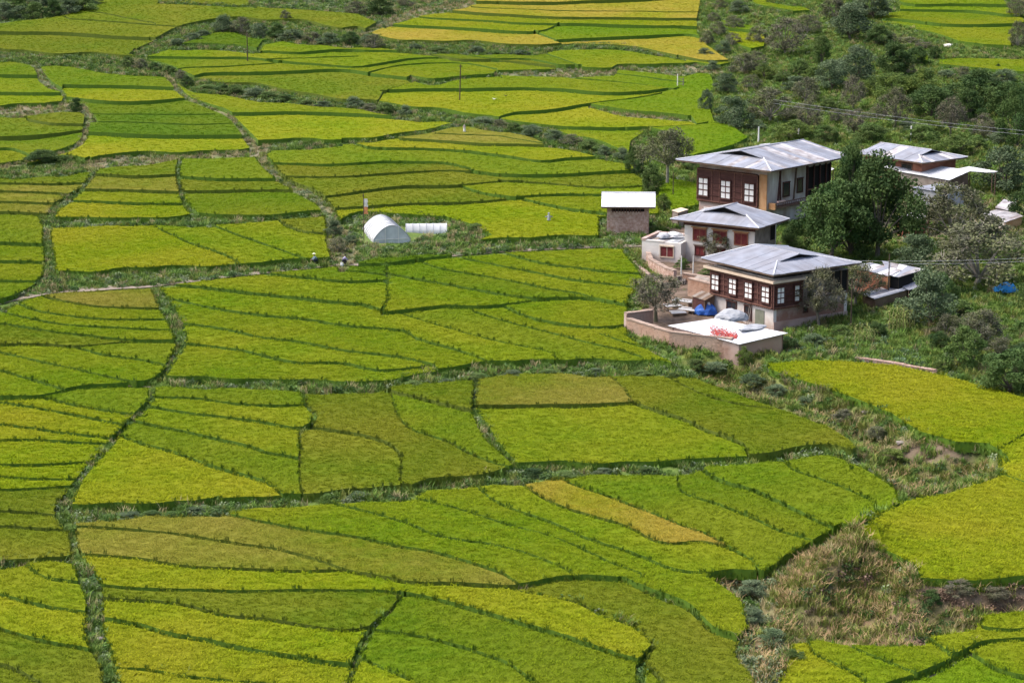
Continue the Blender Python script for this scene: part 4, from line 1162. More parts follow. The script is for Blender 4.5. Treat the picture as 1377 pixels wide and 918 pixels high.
# shrubs (base x, base y, height, width, kind, label)
SH = [
 (855, 236, 40, 26, 'broad', 'dark shrub left of the half-bare grey tree'), (876, 262, 42, 30, 'bushy', 'green shrub below the half-bare grey tree'),
 (925, 228, 20, 26, 'bushy', 'green shrub under the left eave of the top farmhouse'), (892, 283, 22, 22, 'bright', 'bright green shrub behind the stone shed'),
 (72, 26, 26, 26, 'broad', 'dark round shrub in the top left hedge'), (58, 222, 22, 46, 'broad', 'dark wide shrub on the left bank'), (86, 222, 14, 22, 'bushy', 'small shrub right of the dark wide one'),
 (103, 152, 20, 20, 'broad', 'round green shrub where three left banks meet'), (384, 30, 16, 18, 'olive', 'lone shrub on top of the hillock'),
 (510, 22, 26, 34, 'broad', 'dark shrub on the upper bank at top centre'), (478, 20, 18, 30, 'olive', 'olive shrub left of the dark one at top centre'), (544, 10, 16, 26, 'bare', 'twiggy shrub at top centre edge'),
 (1001, 492, 26, 22, 'bright', 'yellow-green shrub at the corner of the yard wall'), (905, 512, 12, 20, 'bushy', 'low bright shrub on the bank left of the gully'),
 (1256, 80, 18, 18, 'broad', 'small dark round shrub beside the white boulder'), (1342, 94, 8, 8, 'broad', 'tiny dark shrub on the long right terrace'),
 (1368, 64, 36, 26, 'olive', 'dry shrub covered bank at the right end of the terraces'), (1366, 24, 26, 34, 'bare', 'dry brown shrub at the top right corner'),
 (1282, 488, 24, 26, 'sage', 'grey-green shrub above the low garden wall'), (1262, 500, 16, 18, 'bright', 'pale shrub at the end of the low garden wall'),
 (1060, 470, 18, 30, 'broad', 'dark leafy shrub beside the white flat roof'), (1095, 464, 16, 34, 'sage', 'grey leafy shrub in the garden under the nearest farmhouse'),
 (1130, 452, 16, 30, 'bushy', 'green shrub in the garden under the nearest farmhouse'), (1180, 452, 20, 28, 'broad', 'dark shrub left of the maize plants'),
 (955, 372, 14, 26, 'bushy', 'green shrub in the yard below the middle farmhouse'), (918, 362, 16, 20, 'bushy', 'green shrub by the white yard post'),
 (984, 770, 12, 30, 'sage', 'grey-green shrub at the tip of the brown mound'), (1010, 800, 22, 40, 'sage', 'grey-green thicket left of the brown mound'),
 (1012, 838, 22, 38, 'sage', 'grey-green thicket below the first on the left of the mound'), (1040, 868, 24, 40, 'sage', 'pale thicket at the lower foot of the mound'),
 (1066, 892, 20, 34, 'bright', 'yellow-green thicket beside the lower right paddies'), (1290, 800, 22, 50, 'bare', 'dark brown brush under the raised paddy edge'),
 (1340, 806, 20, 44, 'bare', 'brown brush at the right end of the cut bank'), (1252, 812, 20, 30, 'broad', 'dark brush at the left end of the cut bank'),
 (450, 318, 22, 26, 'sage', 'grey shrub on the ditch left of the greenhouse'), (455, 340, 22, 30, 'olive', 'olive shrub on the ditch below the greenhouse'),
 (472, 330, 14, 24, 'sage', 'low grey shrub at the greenhouse corner'), (640, 312, 12, 26, 'bushy', 'green shrub right of the small plastic tunnel'),
 (1135, 566, 16, 34, 'olive', 'olive shrub in the upper gully'), (1180, 590, 18, 36, 'olive', 'olive shrub in the middle of the gully'),
 (1200, 622, 20, 40, 'bright', 'yellowish shrub in the lower gully'), (1010, 518, 16, 34, 'sage', 'grey-green shrub at the head of the gully'), (1045, 532, 16, 34, 'sage', 'second grey-green shrub down the gully'),
 (1083, 550, 16, 36, 'sage', 'third grey-green shrub down the gully'), (960, 500, 14, 34, 'sage', 'grey shrub on the bank below the yard wall'), (935, 494, 12, 26, 'bushy', 'green shrub on the bank below the yard wall'),
]
for bx, by, h, w, kd, lb in SH: tree(bx, by, h, w, kd, lb, .08, cat='shrub')
ORD = ['leftmost', 'second', 'third', 'fourth', 'fifth', 'sixth', 'seventh', 'eighth', 'ninth', 'tenth', 'eleventh', 'twelfth', 'thirteenth', 'fourteenth', 'fifteenth', 'sixteenth', 'seventeenth', 'eighteenth', 'nineteenth', 'twentieth']
KW = {'broad': 'dark green', 'bushy': 'mid green', 'sage': 'grey-green', 'olive': 'olive', 'bright': 'yellow-green', 'bare': 'twiggy brown'}
def row(pts, kinds, hh, ww, label, group):
    label = label.split(' ', 1)[1] if label.split()[0] in ('low', 'small', 'dry', 'green', 'pale', 'scrubby', 'grey-green') else label
    for i, (x, y) in enumerate(sorted(pts)):
        k = kinds[i % len(kinds)]
        o_ = ORD[i] + ('' if i == 0 else ' from the left')
        tree(x + random.uniform(-3, 3), y, hh * random.uniform(.75, 1.3), ww * random.uniform(.75, 1.3), k, '%s %s, %s' % (KW[k], label, o_), .08, group, 'shrub')
row([(8, 28), (28, 27), (48, 27), (92, 22), (108, 18), (18, 12), (60, 8), (120, 8), (40, 4)], ['sage', 'bushy', 'sage'], 20, 30, 'grey-green shrub in the hedge at the top left', 'hedge shrubs top left')
row([(300, 44), (325, 46), (350, 50), (372, 52), (394, 55), (418, 58), (446, 60), (470, 62), (492, 62), (505, 66)], ['sage', 'olive', 'sage', 'broad'], 18, 32, 'shrub in the dense row crowning the hillock', 'hillock shrubs')
row([(240, 62), (258, 56), (275, 50)], ['sage'], 10, 28, 'pale shrub on the hillock slope', 'hillock slope shrubs')
row([(278, 122), (298, 126), (318, 128), (340, 131), (362, 134), (384, 137), (410, 143), (435, 147)], ['bushy', 'broad', 'bushy', 'sage'], 11, 28, 'low green shrub along the bank below the upper paddies', 'bank shrubs upper left')
row([(172, 92), (190, 94), (206, 96), (226, 100), (244, 108), (252, 118)], ['bushy', 'olive', 'broad'], 13, 20, 'small dark shrub on the bank at upper left', 'bank shrubs far left')
row([(478, 146), (500, 150), (520, 154), (545, 156), (650, 168), (672, 172), (692, 178), (715, 184), (742, 190), (768, 196), (792, 203), (815, 210), (835, 216)], ['sage', 'olive', 'bushy', 'sage'], 13, 26, 'low shrub along the long diagonal ditch', 'ditch shrubs')
row([(640, 72), (670, 74), (700, 74), (560, 68), (590, 70)], ['sage', 'bushy'], 8, 26, 'low shrub on the bank under the golden rows', 'upper bank shrubs')
row([(950, 60), (958, 30), (966, 48), (975, 72), (948, 78), (985, 62), (960, 95), (985, 40), (970, 12), (990, 18)], ['sage', 'olive', 'bare'], 16, 24, 'scrubby bush on the stony strip at top right', 'scrub strip')
row([(1200, 58), (1222, 60), (1244, 66), (1180, 48)], ['olive', 'bare'], 10, 28, 'dry bush on the brown bank at top right', 'brown bank bushes')
row([(1270, 106), (1295, 110), (1322, 110), (1350, 112), (1245, 104), (1220, 100)], ['olive', 'bushy', 'sage'], 16, 32, 'small bush under the long right terrace', 'terrace foot bushes')
row([(1130, 100), (1050, 112), (1068, 124), (1098, 110), (1010, 120), (1028, 108), (1160, 130), (1176, 122), (1220, 176), (1250, 180), (1330, 180), (1310, 200), (1345, 195), (1180, 160), (1125, 165), (1115, 150), (1060, 160), (1005, 160), (1015, 175)],
    ['bushy', 'olive', 'sage', 'bright'], 18, 30, 'small bush on the open part of the wooded slope', 'slope bushes')
row([(1250, 395), (1290, 425), (1275, 450), (1340, 480), (1310, 450), (1372, 452), (1377, 480), (1262, 470), (1388, 510)], ['bushy', 'broad', 'olive'], 26, 40, 'green bush in the thick growth right of the maize', 'garden thicket bushes')
row([(560, 522), (600, 516), (640, 510), (690, 508), (740, 506), (800, 504), (860, 506)], ['bushy', 'sage'], 9, 30, 'low shrub on the terrace bank below the central paddies', 'central bank shrubs')
row([(145, 700), (170, 698), (200, 696), (235, 696), (262, 692), (290, 690), (720, 640), (760, 642), (810, 638), (870, 636), (480, 672), (440, 674)], ['bushy', 'sage', 'broad'], 9, 30, 'low shrub on the long lower terrace bank', 'lower bank shrubs')

# ------------------------------------------------------------------ buildings
m_sheetA = mat('roof_sheet_grey', (0.25, 0.275, 0.34), (0.31, 0.33, 0.395), scale=0.9, rough=.55, metal=.15, rnd=.10, stretch=(1, 1, 1), c3=(0.22, 0.225, 0.26), scale3=.5)
m_sheetW = mat('roof_sheet_bright', (0.60, 0.62, 0.66), (0.50, 0.52, 0.56), scale=0.9, rough=.5, rnd=.06)
m_sheetR = mat('roof_sheet_weathered', (0.27, 0.26, 0.29), (0.20, 0.165, 0.16), scale=0.7, rough=.7, rnd=.2, c3=(0.45, 0.45, 0.48), scale3=.8)
m_white = mat('whitewash', (0.62, 0.60, 0.58), (0.72, 0.70, 0.69), scale=.9, rough=.95, c3=(0.46, 0.40, 0.37), scale3=.45, bump=.03, bscale=3, lo=.42, hi=.75)
m_whitep = mat('whitewash_over_mud', (0.56, 0.52, 0.50), (0.42, 0.33, 0.30), scale=.6, rough=.95, c3=(0.36, 0.22, 0.18), scale3=.35, bump=.04, bscale=3)
m_mud = mat('rammed_earth', (0.27, 0.165, 0.125), (0.35, 0.235, 0.19), scale=.8, rough=.95, c3=(0.48, 0.38, 0.35), scale3=.25, bump=.05, bscale=3)
m_brick = mat('mud_brick', (0.25, 0.145, 0.10), (0.33, 0.205, 0.15), scale=.7, rough=.95, rnd=.12, c3=(0.34, 0.25, 0.20), scale3=.25)
m_maroon = mat('maroon_timber', (0.060, 0.024, 0.022), (0.100, 0.042, 0.036), scale=1.5, rough=.75, stretch=(.6, 4, 4))
m_maroon2 = mat('maroon_timber_light', (0.125, 0.058, 0.048), (0.17, 0.085, 0.065), scale=1.5, rough=.75)
m_wood = mat('brown_timber', (0.10, 0.065, 0.045), (0.16, 0.11, 0.08), scale=1.5, rough=.85)
m_orange = mat('ochre_timber', (0.42, 0.22, 0.10), (0.50, 0.30, 0.16), scale=1.2, rough=.85)
m_cream = mat('cream_cornice', (0.50, 0.40, 0.31), (0.58, 0.48, 0.38), scale=1, rough=.8)
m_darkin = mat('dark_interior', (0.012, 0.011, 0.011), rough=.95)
m_pane = mat('white_window_cloth', (0.80, 0.80, 0.80), (0.70, 0.71, 0.73), scale=.8, rough=.6)  # plain white, mostly for window panes
m_glass = mat('dark_glass', (0.03, 0.03, 0.035), rough=.15, spec=.5)
m_grey = mat('weathered_board', (0.19, 0.16, 0.14), (0.27, 0.235, 0.21), scale=1.2, rough=.9)
m_redbrick = mat('red_timber_wall', (0.22, 0.085, 0.055), (0.32, 0.14, 0.09), scale=1.0, rough=.9)
m_stonew = mat('rubble_stone', (0.28, 0.17, 0.13), (0.46, 0.35, 0.30), scale=2.6, rough=.95, rnd=.25, bump=.03)
m_plasticw = mat('white_plastic_film', (0.66, 0.67, 0.69), (0.56, 0.58, 0.61), scale=.9, rough=.35, c3=(0.44, 0.46, 0.48), scale3=.5)
m_plasticg = mat('grey_plastic_film', (0.40, 0.43, 0.47), (0.54, 0.57, 0.60), scale=1.0, rough=.3)
m_blue = mat('blue_tarpaulin', (0.015, 0.075, 0.33), (0.03, 0.12, 0.45), scale=1.2, rough=.5)
m_blue2 = mat('bright_blue_tarpaulin', (0.02, 0.19, 0.50), (0.03, 0.26, 0.62), scale=1.2, rough=.5)
m_tarp = mat('grey_tarpaulin', (0.26, 0.28, 0.32), (0.36, 0.38, 0.42), scale=1.2, rough=.6)
m_chilli = mat('red_chillies', (0.34, 0.03, 0.028), (0.46, 0.09, 0.08), scale=3, rough=.6, rnd=.2)
m_pole = mat('pole_dark', (0.07, 0.05, 0.035), (0.10, 0.075, 0.055), scale=2, rough=.9)
m_polew = mat('pole_white', (0.60, 0.60, 0.58), (0.70, 0.70, 0.68), scale=2, rough=.8)

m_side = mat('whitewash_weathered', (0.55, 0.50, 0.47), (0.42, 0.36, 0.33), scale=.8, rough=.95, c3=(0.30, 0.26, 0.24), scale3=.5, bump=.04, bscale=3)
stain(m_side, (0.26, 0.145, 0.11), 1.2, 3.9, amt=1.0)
stain(m_white, (0.34, 0.25, 0.21), -.2, 1.4, amt=.8)
m_pinkcap = mat('wall_coping_plaster', (0.36, 0.28, 0.235), (0.27, 0.20, 0.165), scale=1.0, rough=.95)
class House:
    def __init__(s, name, px, py, corner, a, b, deg, label, cat='house'):
        p = at(px, py); th = R(deg); s.a, s.b = a, b
        o = Vector((p.x, p.y, p.z))
        ex = Vector((math.cos(th), math.sin(th), 0)); ey = Vector((-math.sin(th), math.cos(th), 0))
        o = o - ex * (corner[0] * a) - ey * (corner[1] * b)
        s.root = empty(name, o, th, label, cat); s.o, s.ex, s.ey = o, ex, ey
    def px(s, x, y, z):
        w = s.o + s.ex * x + s.ey * y; return tuple(round(float(q), 1) for q in project([[w.x, w.y, w.z + z]])[0])
    def part(s, name, mb, m, parent=None, label=None):
        o = mb.build(name, m, parent or s.root)
        if label: o['label'] = label
        return o
    def fbox(s, mb, face, u0, u1, z0, z1, d0, d1):
        """box on a facade: u along it, z up, d outwards"""
        if face == 'L': mb.box(u0, -d1, z0, u1, -d0, z1)
        elif face == 'R': mb.box(s.a + d0, u0, z0, s.a + d1, u1, z1)
    def window(s, face, u0, u1, z0, z1, nc, nr, proud=.0, fm=None, pm=None, fw=.09, gap=.06, label=None):
        fm = fm or m_maroon; pm = pm or m_pane
        mb = MB()
        s.fbox(mb, face, u0 - fw, u1 + fw, z0 - fw, z0, proud, proud + .14); s.fbox(mb, face, u0 - fw, u1 + fw, z1, z1 + fw * 1.6, proud, proud + .2)
        s.fbox(mb, face, u0 - fw, u0, z0, z1, proud, proud + .12); s.fbox(mb, face, u1, u1 + fw, z0, z1, proud, proud + .12)
        s.fbox(mb, face, u0, u1, z0, z1, proud + .004, proud + .02)
        w = s.part('window', mb, fm, label=label)
        cw, rh = (u1 - u0) / nc, (z1 - z0) / nr
        for i in range(nc):
            for j in range(nr):
                q = MB(); s.fbox(q, face, u0 + i*cw + gap, u0 + (i+1)*cw - gap, z0 + j*rh + gap, z0 + (j+1)*rh - gap, proud + .025, proud + .06)
                s.part('pane', q, pm, w)
        return w
    def walls(s, m, top, thick=.45, x0=0, y0=0, x1=None, y1=None, low=-1.5):
        x1 = s.a if x1 is None else x1; y1 = s.b if y1 is None else y1
        for n_, bx in (('L', (x0, y0, x1, y0 + thick)), ('B', (x0, y1 - thick, x1, y1)), ('W', (x0, y0 + thick, x0 + thick, y1 - thick)), ('R', (x1 - thick, y0 + thick, x1, y1 - thick))):
            s.part('wall', MB().box(bx[0], bx[1], low, bx[2], bx[3], top), m if not isinstance(m, dict) else m.get(n_, m['*']))
    def roof(s, x0, y0, x1, y1, z, H, axis, e0, e1, ms, sheet=.95, seed=1):
        """hipped roof with gablets. e = (g, hg): the end slope climbs hg over g metres, above it stands an open gablet; e = None is a plain gable"""
        rr = random.Random(seed)
        T, W_ = ((x1 - x0), (y1 - y0)) if abs(axis) == 1 else ((y1 - y0), (x1 - x0))
        cx_, cy_ = (x0 + x1) / 2, (y0 + y1) / 2
        def P(t, v, h):
            q = {1: (x0 + t, cy_ + v), -1: (x1 - t, cy_ - v), 2: (cx_ - v, y0 + t), -2: (cx_ + v, y1 - t)}[axis]
            return (q[0], q[1], z + h)
        hw = W_ / 2
        def lim(t):      # how near the ridge the side slope reaches at t
            for g_, t_ in ((e0, t), (e1, T - t)):
                if g_ and t_ < g_[0] - 1e-6: return hw * (1 - t_ / g_[0] * g_[1] / H)
            return 0.0
        def sheet_obj(pts, k):
            j = rr.uniform(0, .035); k_ = ms[0] if rr.random() < .82 else ms[1]
            mb = MB(); mb.prism([(p[0], p[1], p[2] + j - .03) for p in pts], [(p[0], p[1], p[2] + j) for p in pts])
            s.part('roof_sheet', mb, k_)
        ts = set(np.linspace(0, T, max(2, round(T / sheet) + 1)))
        for g_, t_ in ((e0, None), (e1, None)):
            pass
        cuts = sorted(ts | ({e0[0]} if e0 else set()) | ({T - e1[0]} if e1 else set()))
        cuts = [c for i, c in enumerate(cuts) if i == 0 or c - cuts[i-1] > .12]
        cuts[-1] = T
        for i in range(len(cuts) - 1):
            ta, tb = cuts[i] + .008, cuts[i+1] - .008
            la, lb = lim(ta), lim(tb)
            mid_l = lim((ta + tb) / 2)
            if mid_l == 0: la = lb = 0
            for sg in (1, -1):
                pts = [P(ta, sg*hw, 0), P(tb, sg*hw, 0), P(tb, sg*lb, H*(1 - lb/hw)), P(ta, sg*la, H*(1 - la/hw))]
                if lb < .01 and la < .01: pts = [P(ta, sg*hw, 0), P(tb, sg*hw, 0), P(tb, sg*.01, H), P(ta, sg*.01, H)]
                if sg == -1: pts = pts[::-1]
                if axis in (2, -2, 1, -1): 
                    n_ = (Vector(pts[1]) - Vector(pts[0])).cross(Vector(pts[2]) - Vector(pts[1]))
                    if n_.z < 0: pts = pts[::-1]
                sheet_obj(pts, 0)
        for e_, side in ((e0, 0), (e1, 1)):
            tt = (lambda t: t) if side == 0 else (lambda t: T - t)
            if e_:
                g_, hg = e_; wi = hw * (1 - hg / H)
                vs = sorted(set(np.linspace(-hw, hw, max(3, round(W_ / sheet) + 1))) | ({-wi, wi} if wi > .05 else {0.0}))
                vs = [c for i, c in enumerate(vs) if i == 0 or c - vs[i-1] > .1]; vs[-1] = hw
                def up(v): return g_ if abs(v) <= wi + 1e-6 else g_ * (hw - abs(v)) / (hw - wi)
                for i in range(len(vs) - 1):
                    va, vb = vs[i] + .008, vs[i+1] - .008
                    pts = [P(tt(0), va, 0), P(tt(0), vb, 0), P(tt(up(vb)), vb, hg * up(vb) / g_), P(tt(up(va)), va, hg * up(va) / g_)]
                    n_ = (Vector(pts[1]) - Vector(pts[0])).cross(Vector(pts[2]) - Vector(pts[1]))
                    if n_.z < 0: pts = pts[::-1]
                    sheet_obj(pts, 1)
                if wi > .1:
                    tri = [P(tt(g_ + .25), -wi, hg - .02), P(tt(g_ + .25), wi, hg - .02), P(tt(g_ + .25), 0, H - .05)]
                    tri2 = [P(tt(g_ + .4), -wi, hg - .02), P(tt(g_ + .4), wi, hg - .02), P(tt(g_ + .4), 0, H - .05)]
                    s.part('gablet', MB().prism(tri, tri2), m_darkin)
                    # sheets of the main slope run out over the gablet as a small verge
                    for sg in (1, -1):
                        pts = [P(tt(g_ - .45), sg*wi*1.0, hg + .03), P(tt(g_ + .02), sg*wi*1.0, hg + .03), P(tt(g_ + .02), sg*.01, H + .03), P(tt(g_ - .45), sg*.01, H + .03)]
                        n_ = (Vector(pts[1]) - Vector(pts[0])).cross(Vector(pts[2]) - Vector(pts[1]))
                        if n_.z < 0: pts = pts[::-1]
                        mb = MB(); mb.prism([(p[0], p[1], p[2] - .06) for p in pts], pts); s.part('verge', mb, ms[0])
                # hip caps
                for sg in (1, -1):
                    s.part('ridge_cap', MB().tube(P(tt(0), sg*hw, .03), P(tt(g_), sg*wi, hg + .03), .09, .09, 5), m_sheetW)
        r0 = (e0[0] - .45 if e0 and e0[1] < H * .98 else (e0[0] if e0 else 0)); r1 = T - (e1[0] - .45 if e1 and e1[1] < H * .98 else (e1[0] if e1 else 0))
        s.part('ridge_cap', MB().tube(P(r0, 0, H + .02), P(r1, 0, H + .02), .10, .10, 5), ms[0])
        # eaves boards and rafters under the sheets
        fb = MB(); w_ = .09
        fb.box(x0 + .05, y0 + .03, z - .20, x1 - .05, y0 + .03 + w_, z - .04); fb.box(x0 + .05, y1 - .03 - w_, z - .20, x1 - .05, y1 - .03, z - .04)
        fb.box(x0 + .03, y0 + .14, z - .20, x0 + .03 + w_, y1 - .14, z - .04); fb.box(x1 - .03 - w_, y0 + .14, z - .20, x1 - .03, y1 - .14, z - .04)
        s.part('eaves_board', fb, m_wood)
        rf = MB()
        for x in np.arange(x0 + .5, x1 - .3, .9): rf.box(x - .05, y0 + .15, z - .22, x + .05, y1 - .15, z - .10)
        s.part('rafters', rf, m_wood)['kind'] = 'stuff'
    def rabsel(s, face, u0, u1, z0, z1, d=.32, rails=5, bay=1.15, skip=()):
        mb = MB(); s.fbox(mb, face, u0, u1, z0, z1, .003, d); s.part('timber_bay', mb, m_maroon)
        h = (z1 - z0)
        for i in range(rails):
            zz = z0 + h * i / (rails - 1) - .06
            mb = MB(); s.fbox(mb, face, u0 - .06, u1 + .06, zz, zz + .13, d + .004, d + .10); s.part('rail', mb, m_maroon2 if i in (0, rails - 1) else m_maroon)
        n = max(2, int((u1 - u0) / bay) + 1)
        for i in range(n):
            uu = u0 + (u1 - u0) * i / (n - 1)
            if any(a_ - .1 < uu < b_ + .1 for a_, b_ in skip): continue
            mb = MB(); s.fbox(mb, face, uu - .06, uu + .06, z0 + .05, z1 - .05, d + .002, d + .07); s.part('post', mb, m_maroon2)
        # row of carved blocks under and over the bay
        mb = MB()
        for uu in np.arange(u0 + .1, u1 - .05, .34):
            s.fbox(mb, face, uu, uu + .16, z1 + .02, z1 + .16, .05, d + .14); s.fbox(mb, face, uu, uu + .16, z0 - .20, z0 - .08, .02, d + .02)
        s.part('carved_blocks', mb, m_maroon2)['kind'] = 'stuff'

# --- top farmhouse
h1 = House('farmhouse', 1030, 309, (1, 0), 11.2, 14.5, -42, 'largest farmhouse at the back with three white windows and a balcony on its side')
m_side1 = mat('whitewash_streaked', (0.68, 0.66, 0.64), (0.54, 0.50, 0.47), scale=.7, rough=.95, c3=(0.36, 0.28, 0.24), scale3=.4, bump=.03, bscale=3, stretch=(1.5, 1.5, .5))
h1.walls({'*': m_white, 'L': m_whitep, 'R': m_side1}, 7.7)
h1.part('attic_floor', MB().box(.1, .1, 7.71, 11.1, 14.4, 7.85), m_wood)
h1.rabsel('L', -.1, 9.9, 2.9, 7.1, rails=6, skip=((.2, 1.8), (3.9, 5.6), (7.8, 9.5)))
for u in (.2, 3.95, 7.85): h1.window('L', u, u + 1.6, 3.5, 5.95, 2, 3, .42, gap=.09)
mb = MB()
for u in (.3, 3.2, 6.2, 9.0, 10.9): h1.fbox(mb, 'L', u, u + .25, 7.2, 8.3, -.4, -.1)
for u in (1.5, 5.0, 8.5, 12.0, 14.0): h1.fbox(mb, 'R', u, u + .25, 7.2, 8.4, -.4, -.1)
h1.part('attic_posts', mb, m_wood)
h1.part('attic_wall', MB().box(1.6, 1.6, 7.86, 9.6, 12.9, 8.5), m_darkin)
h1.part('corner_post', MB().box(10.0, -.12, 2.6, 11.25, -.004, 7.3), m_orange, label='ochre mud and timber corner strip')
h1.window('R', 3.6, 5.0, 4.0, 5.8, 1, 1, .0, m_maroon, m_glass); h1.window('R', 6.8, 8.0, 4.2, 6.0, 1, 1, .0, m_maroon, m_glass)
for u, du in ((2.3, -.5), (2.9, .2), (5.9, -.5), (8.8, 0), (10.5, .0)):
    q = MB(); q.prism([(11.204, u, 3.4), (11.35, u, 3.4), (11.35, u + .22, 3.4), (11.204, u + .22, 3.4)], [(11.204, u - du, 7.6), (11.35, u - du, 7.6), (11.35, u - du + .22, 7.6), (11.204, u - du + .22, 7.6)])
    h1.part('strut', q, m_maroon if u < 4 or u > 8 else m_wood)
mb = MB(); mb.box(11.204, .6, 2.75, 12.3, 7.6, 2.95); bal = h1.part('balcony', mb, m_wood)
mb = MB(); mb.box(12.22, .6, 2.96, 12.3, 7.6, 3.05); mb.box(12.22, .6, 3.5, 12.3, 7.6, 3.6)
for y in np.arange(.7, 7.6, .42): mb.box(12.23, y, 3.06, 12.29, y + .06, 3.49)
h1.part('railing', mb, m_maroon2, bal)
h1.part('balcony_end', MB().box(11.3, .35, 2.7, 12.35, .59, 3.55), m_orange, bal)
h1.part('bedding', MB().box(12.1, 1.0, 3.61, 12.42, 2.6, 3.78), mat('pink_cloth', (.62, .42, .38), (.7, .5, .45), scale=2), bal, label='pink cloth airing on the balcony rail')
h1.roof(-2.3, -2.3, 13.5, 16.8, 8.3, 1.55, 2, (4.3, .86), (1.2, .5), (m_sheetA, m_sheetR), seed=2)
h1.window('L', 1.0, 2.6, .6, 1.8, 1, 1, .0, m_white, m_pane, label='white arched lower window')
h1.window('L', 3.6, 5.0, .5, 1.7, 1, 1, .0, m_white, m_pane, label='white arched lower window')

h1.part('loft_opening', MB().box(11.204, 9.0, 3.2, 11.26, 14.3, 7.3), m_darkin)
for v in (8.95, 10.4, 11.8, 13.2, 14.25): h1.part('post', MB().box(11.265, v, 3.0, 11.42, v + .2, 7.5), m_maroon)
h1.part('rail', MB().box(11.265, 8.9, 4.2, 11.45, 14.45, 4.38), m_maroon2)

# --- middle farmhouse
h2 = House('farmhouse', 920, 350, (0, 0), 9.8, 5.6, -33, 'smallest white farmhouse in the middle with two floors of small maroon windows')
h2.walls({'*': m_white, 'R': m_grey}, 5.0)
h2.part('timber_band', MB().box(-.1, -.14, 4.55, 9.9, -.004, 5.02), m_maroon)
h2.part('attic_wall', MB().box(.6, .6, 5.01, 9.2, 5.0, 5.4), m_darkin)
for u in (1.3, 4.15, 7.1):
    w = h2.window('L', u, u + 1.75, 2.75, 4.15, 2, 1, .0, m_redbrick, mat('maroon_shutter', (.10, .015, .018), (.16, .03, .03), scale=2))
    h2.part('lintel', MB().box(u - .25, -.3, 4.34, u + 2.0, -.004, 4.46), m_orange, w)
    w = h2.window('L', u + .3, u + 1.6, .85, 1.95, 2, 1, .0, m_maroon, MATS['maroon_shutter'])
    h2.part('lintel', MB().box(u + .05, -.22, 2.12, u + 1.85, -.004, 2.24), m_grey, w)
for k in range(7): h2.part('board', MB().box(9.804, .1 + k * .78, 2.2, 9.86 + (k % 2) * .02, .1 + k * .78 + .75, 4.95), m_grey)
h2.part('loft_opening', MB().box(9.87, 4.1, 2.9, 9.93, 5.3, 4.8), m_darkin)
h2.roof(-1.35, -1.35, 11.1, 6.9, 5.3, 1.75, 2, (2.9, .93), (2.6, 1.7), (m_sheetA, m_sheetA), seed=3)
h2.part('white_pack', MB().box(4.2, 1.85, 6.28, 5.1, 2.4, 6.5), m_pane, label='white bundle lying in the dark roof gablet')

# --- nearest farmhouse
h3 = House('farmhouse', 1039.5, 444, (1, 0), 10.4, 11.0, -55, 'nearest farmhouse, maroon timber upper floor with white windows round its corner')
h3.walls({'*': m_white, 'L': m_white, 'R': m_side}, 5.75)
h3.rabsel('L', -.15, 10.45, 2.55, 5.15, rails=5, skip=((.1, 1.5), (3.1, 4.5), (5.9, 7.2), (8.8, 10.2)))
h3.rabsel('R', -.3, 3.9, 2.55, 5.15, rails=5, skip=((.1, 1.6), (2.6, 3.5)))
for u in (.15, 3.2, 5.95, 8.85): h3.window('L', u, u + 1.3, 3.0, 4.85, 2, 3, .42, gap=.09)
h3.window('R', .1, 1.15, 3.0, 4.85, 2, 3, .42, gap=.07); h3.window('R', 2.65, 3.4, 3.0, 4.85, 1, 3, .42, gap=.08)
for i, (x0, y0, x1, y1) in enumerate(((-.9, -.85, 11.2, -.004), (10.404, -.02, 11.2, 4.1))):
    h3.part('cornice', MB().box(x0, y0, 5.42, x1, y1, 5.68), m_cream)
    h3.part('cornice', MB().box(x0 + .3, y0 + (.3 if i == 0 else 0), 5.24, x1 - .3, y1, 5.41), m_maroon2)
h3.part('attic_wall', MB().box(.9, .9, 5.76, 9.5, 10.1, 6.75), m_darkin)
h3.window('L', 2.5, 4.1, .5, 2.05, 2, 2, .0, m_maroon, m_glass); h3.window('L', 5.6, 6.7, .5, 2.05, 1, 2, .0, m_maroon, m_glass)
h3.part('door', MB().box(7.4, -.08, -.2, 8.9, -.003, 1.95), mat('grey_green_door', (.14, .16, .12), (.20, .21, .17), scale=1.5))
h3.window('R', 4.4, 4.95, 1.55, 2.2, 1, 1, .0, m_maroon, m_glass)
h3.part('ladder', (lambda q: [q.tube((6.9, -.9, 0), (6.5, -.1, 2.4), .04, .04, 5), q.tube((7.2, -.9, 0), (6.8, -.1, 2.4), .04, .04, 5)] and q)(MB()), m_grey)
h3.roof(-1.05, -1.05, 11.45, 12.1, 6.5, 1.2, -1, (3.6, .67), (2.0, 1.19), (m_sheetA, m_sheetA), seed=4)
h3.part('plinth', MB().box(10.404, .0, -1.2, 10.52, 11.0, .9), m_mud, label='bare reddish mud foot of the side wall')

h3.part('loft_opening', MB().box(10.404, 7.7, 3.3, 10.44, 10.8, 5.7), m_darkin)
for v in (7.6, 8.7, 9.8, 10.8): h3.part('post', MB().box(10.445, v, 3.2, 10.58, v + .14, 5.72), m_wood)
h3.part('rail', MB().box(10.445, 7.6, 3.05, 10.62, 10.95, 3.19), m_wood); h3.part('drain_stain', MB().box(10.404, 4.2, 5.2, 10.43, 7.6, 5.42), m_grey)

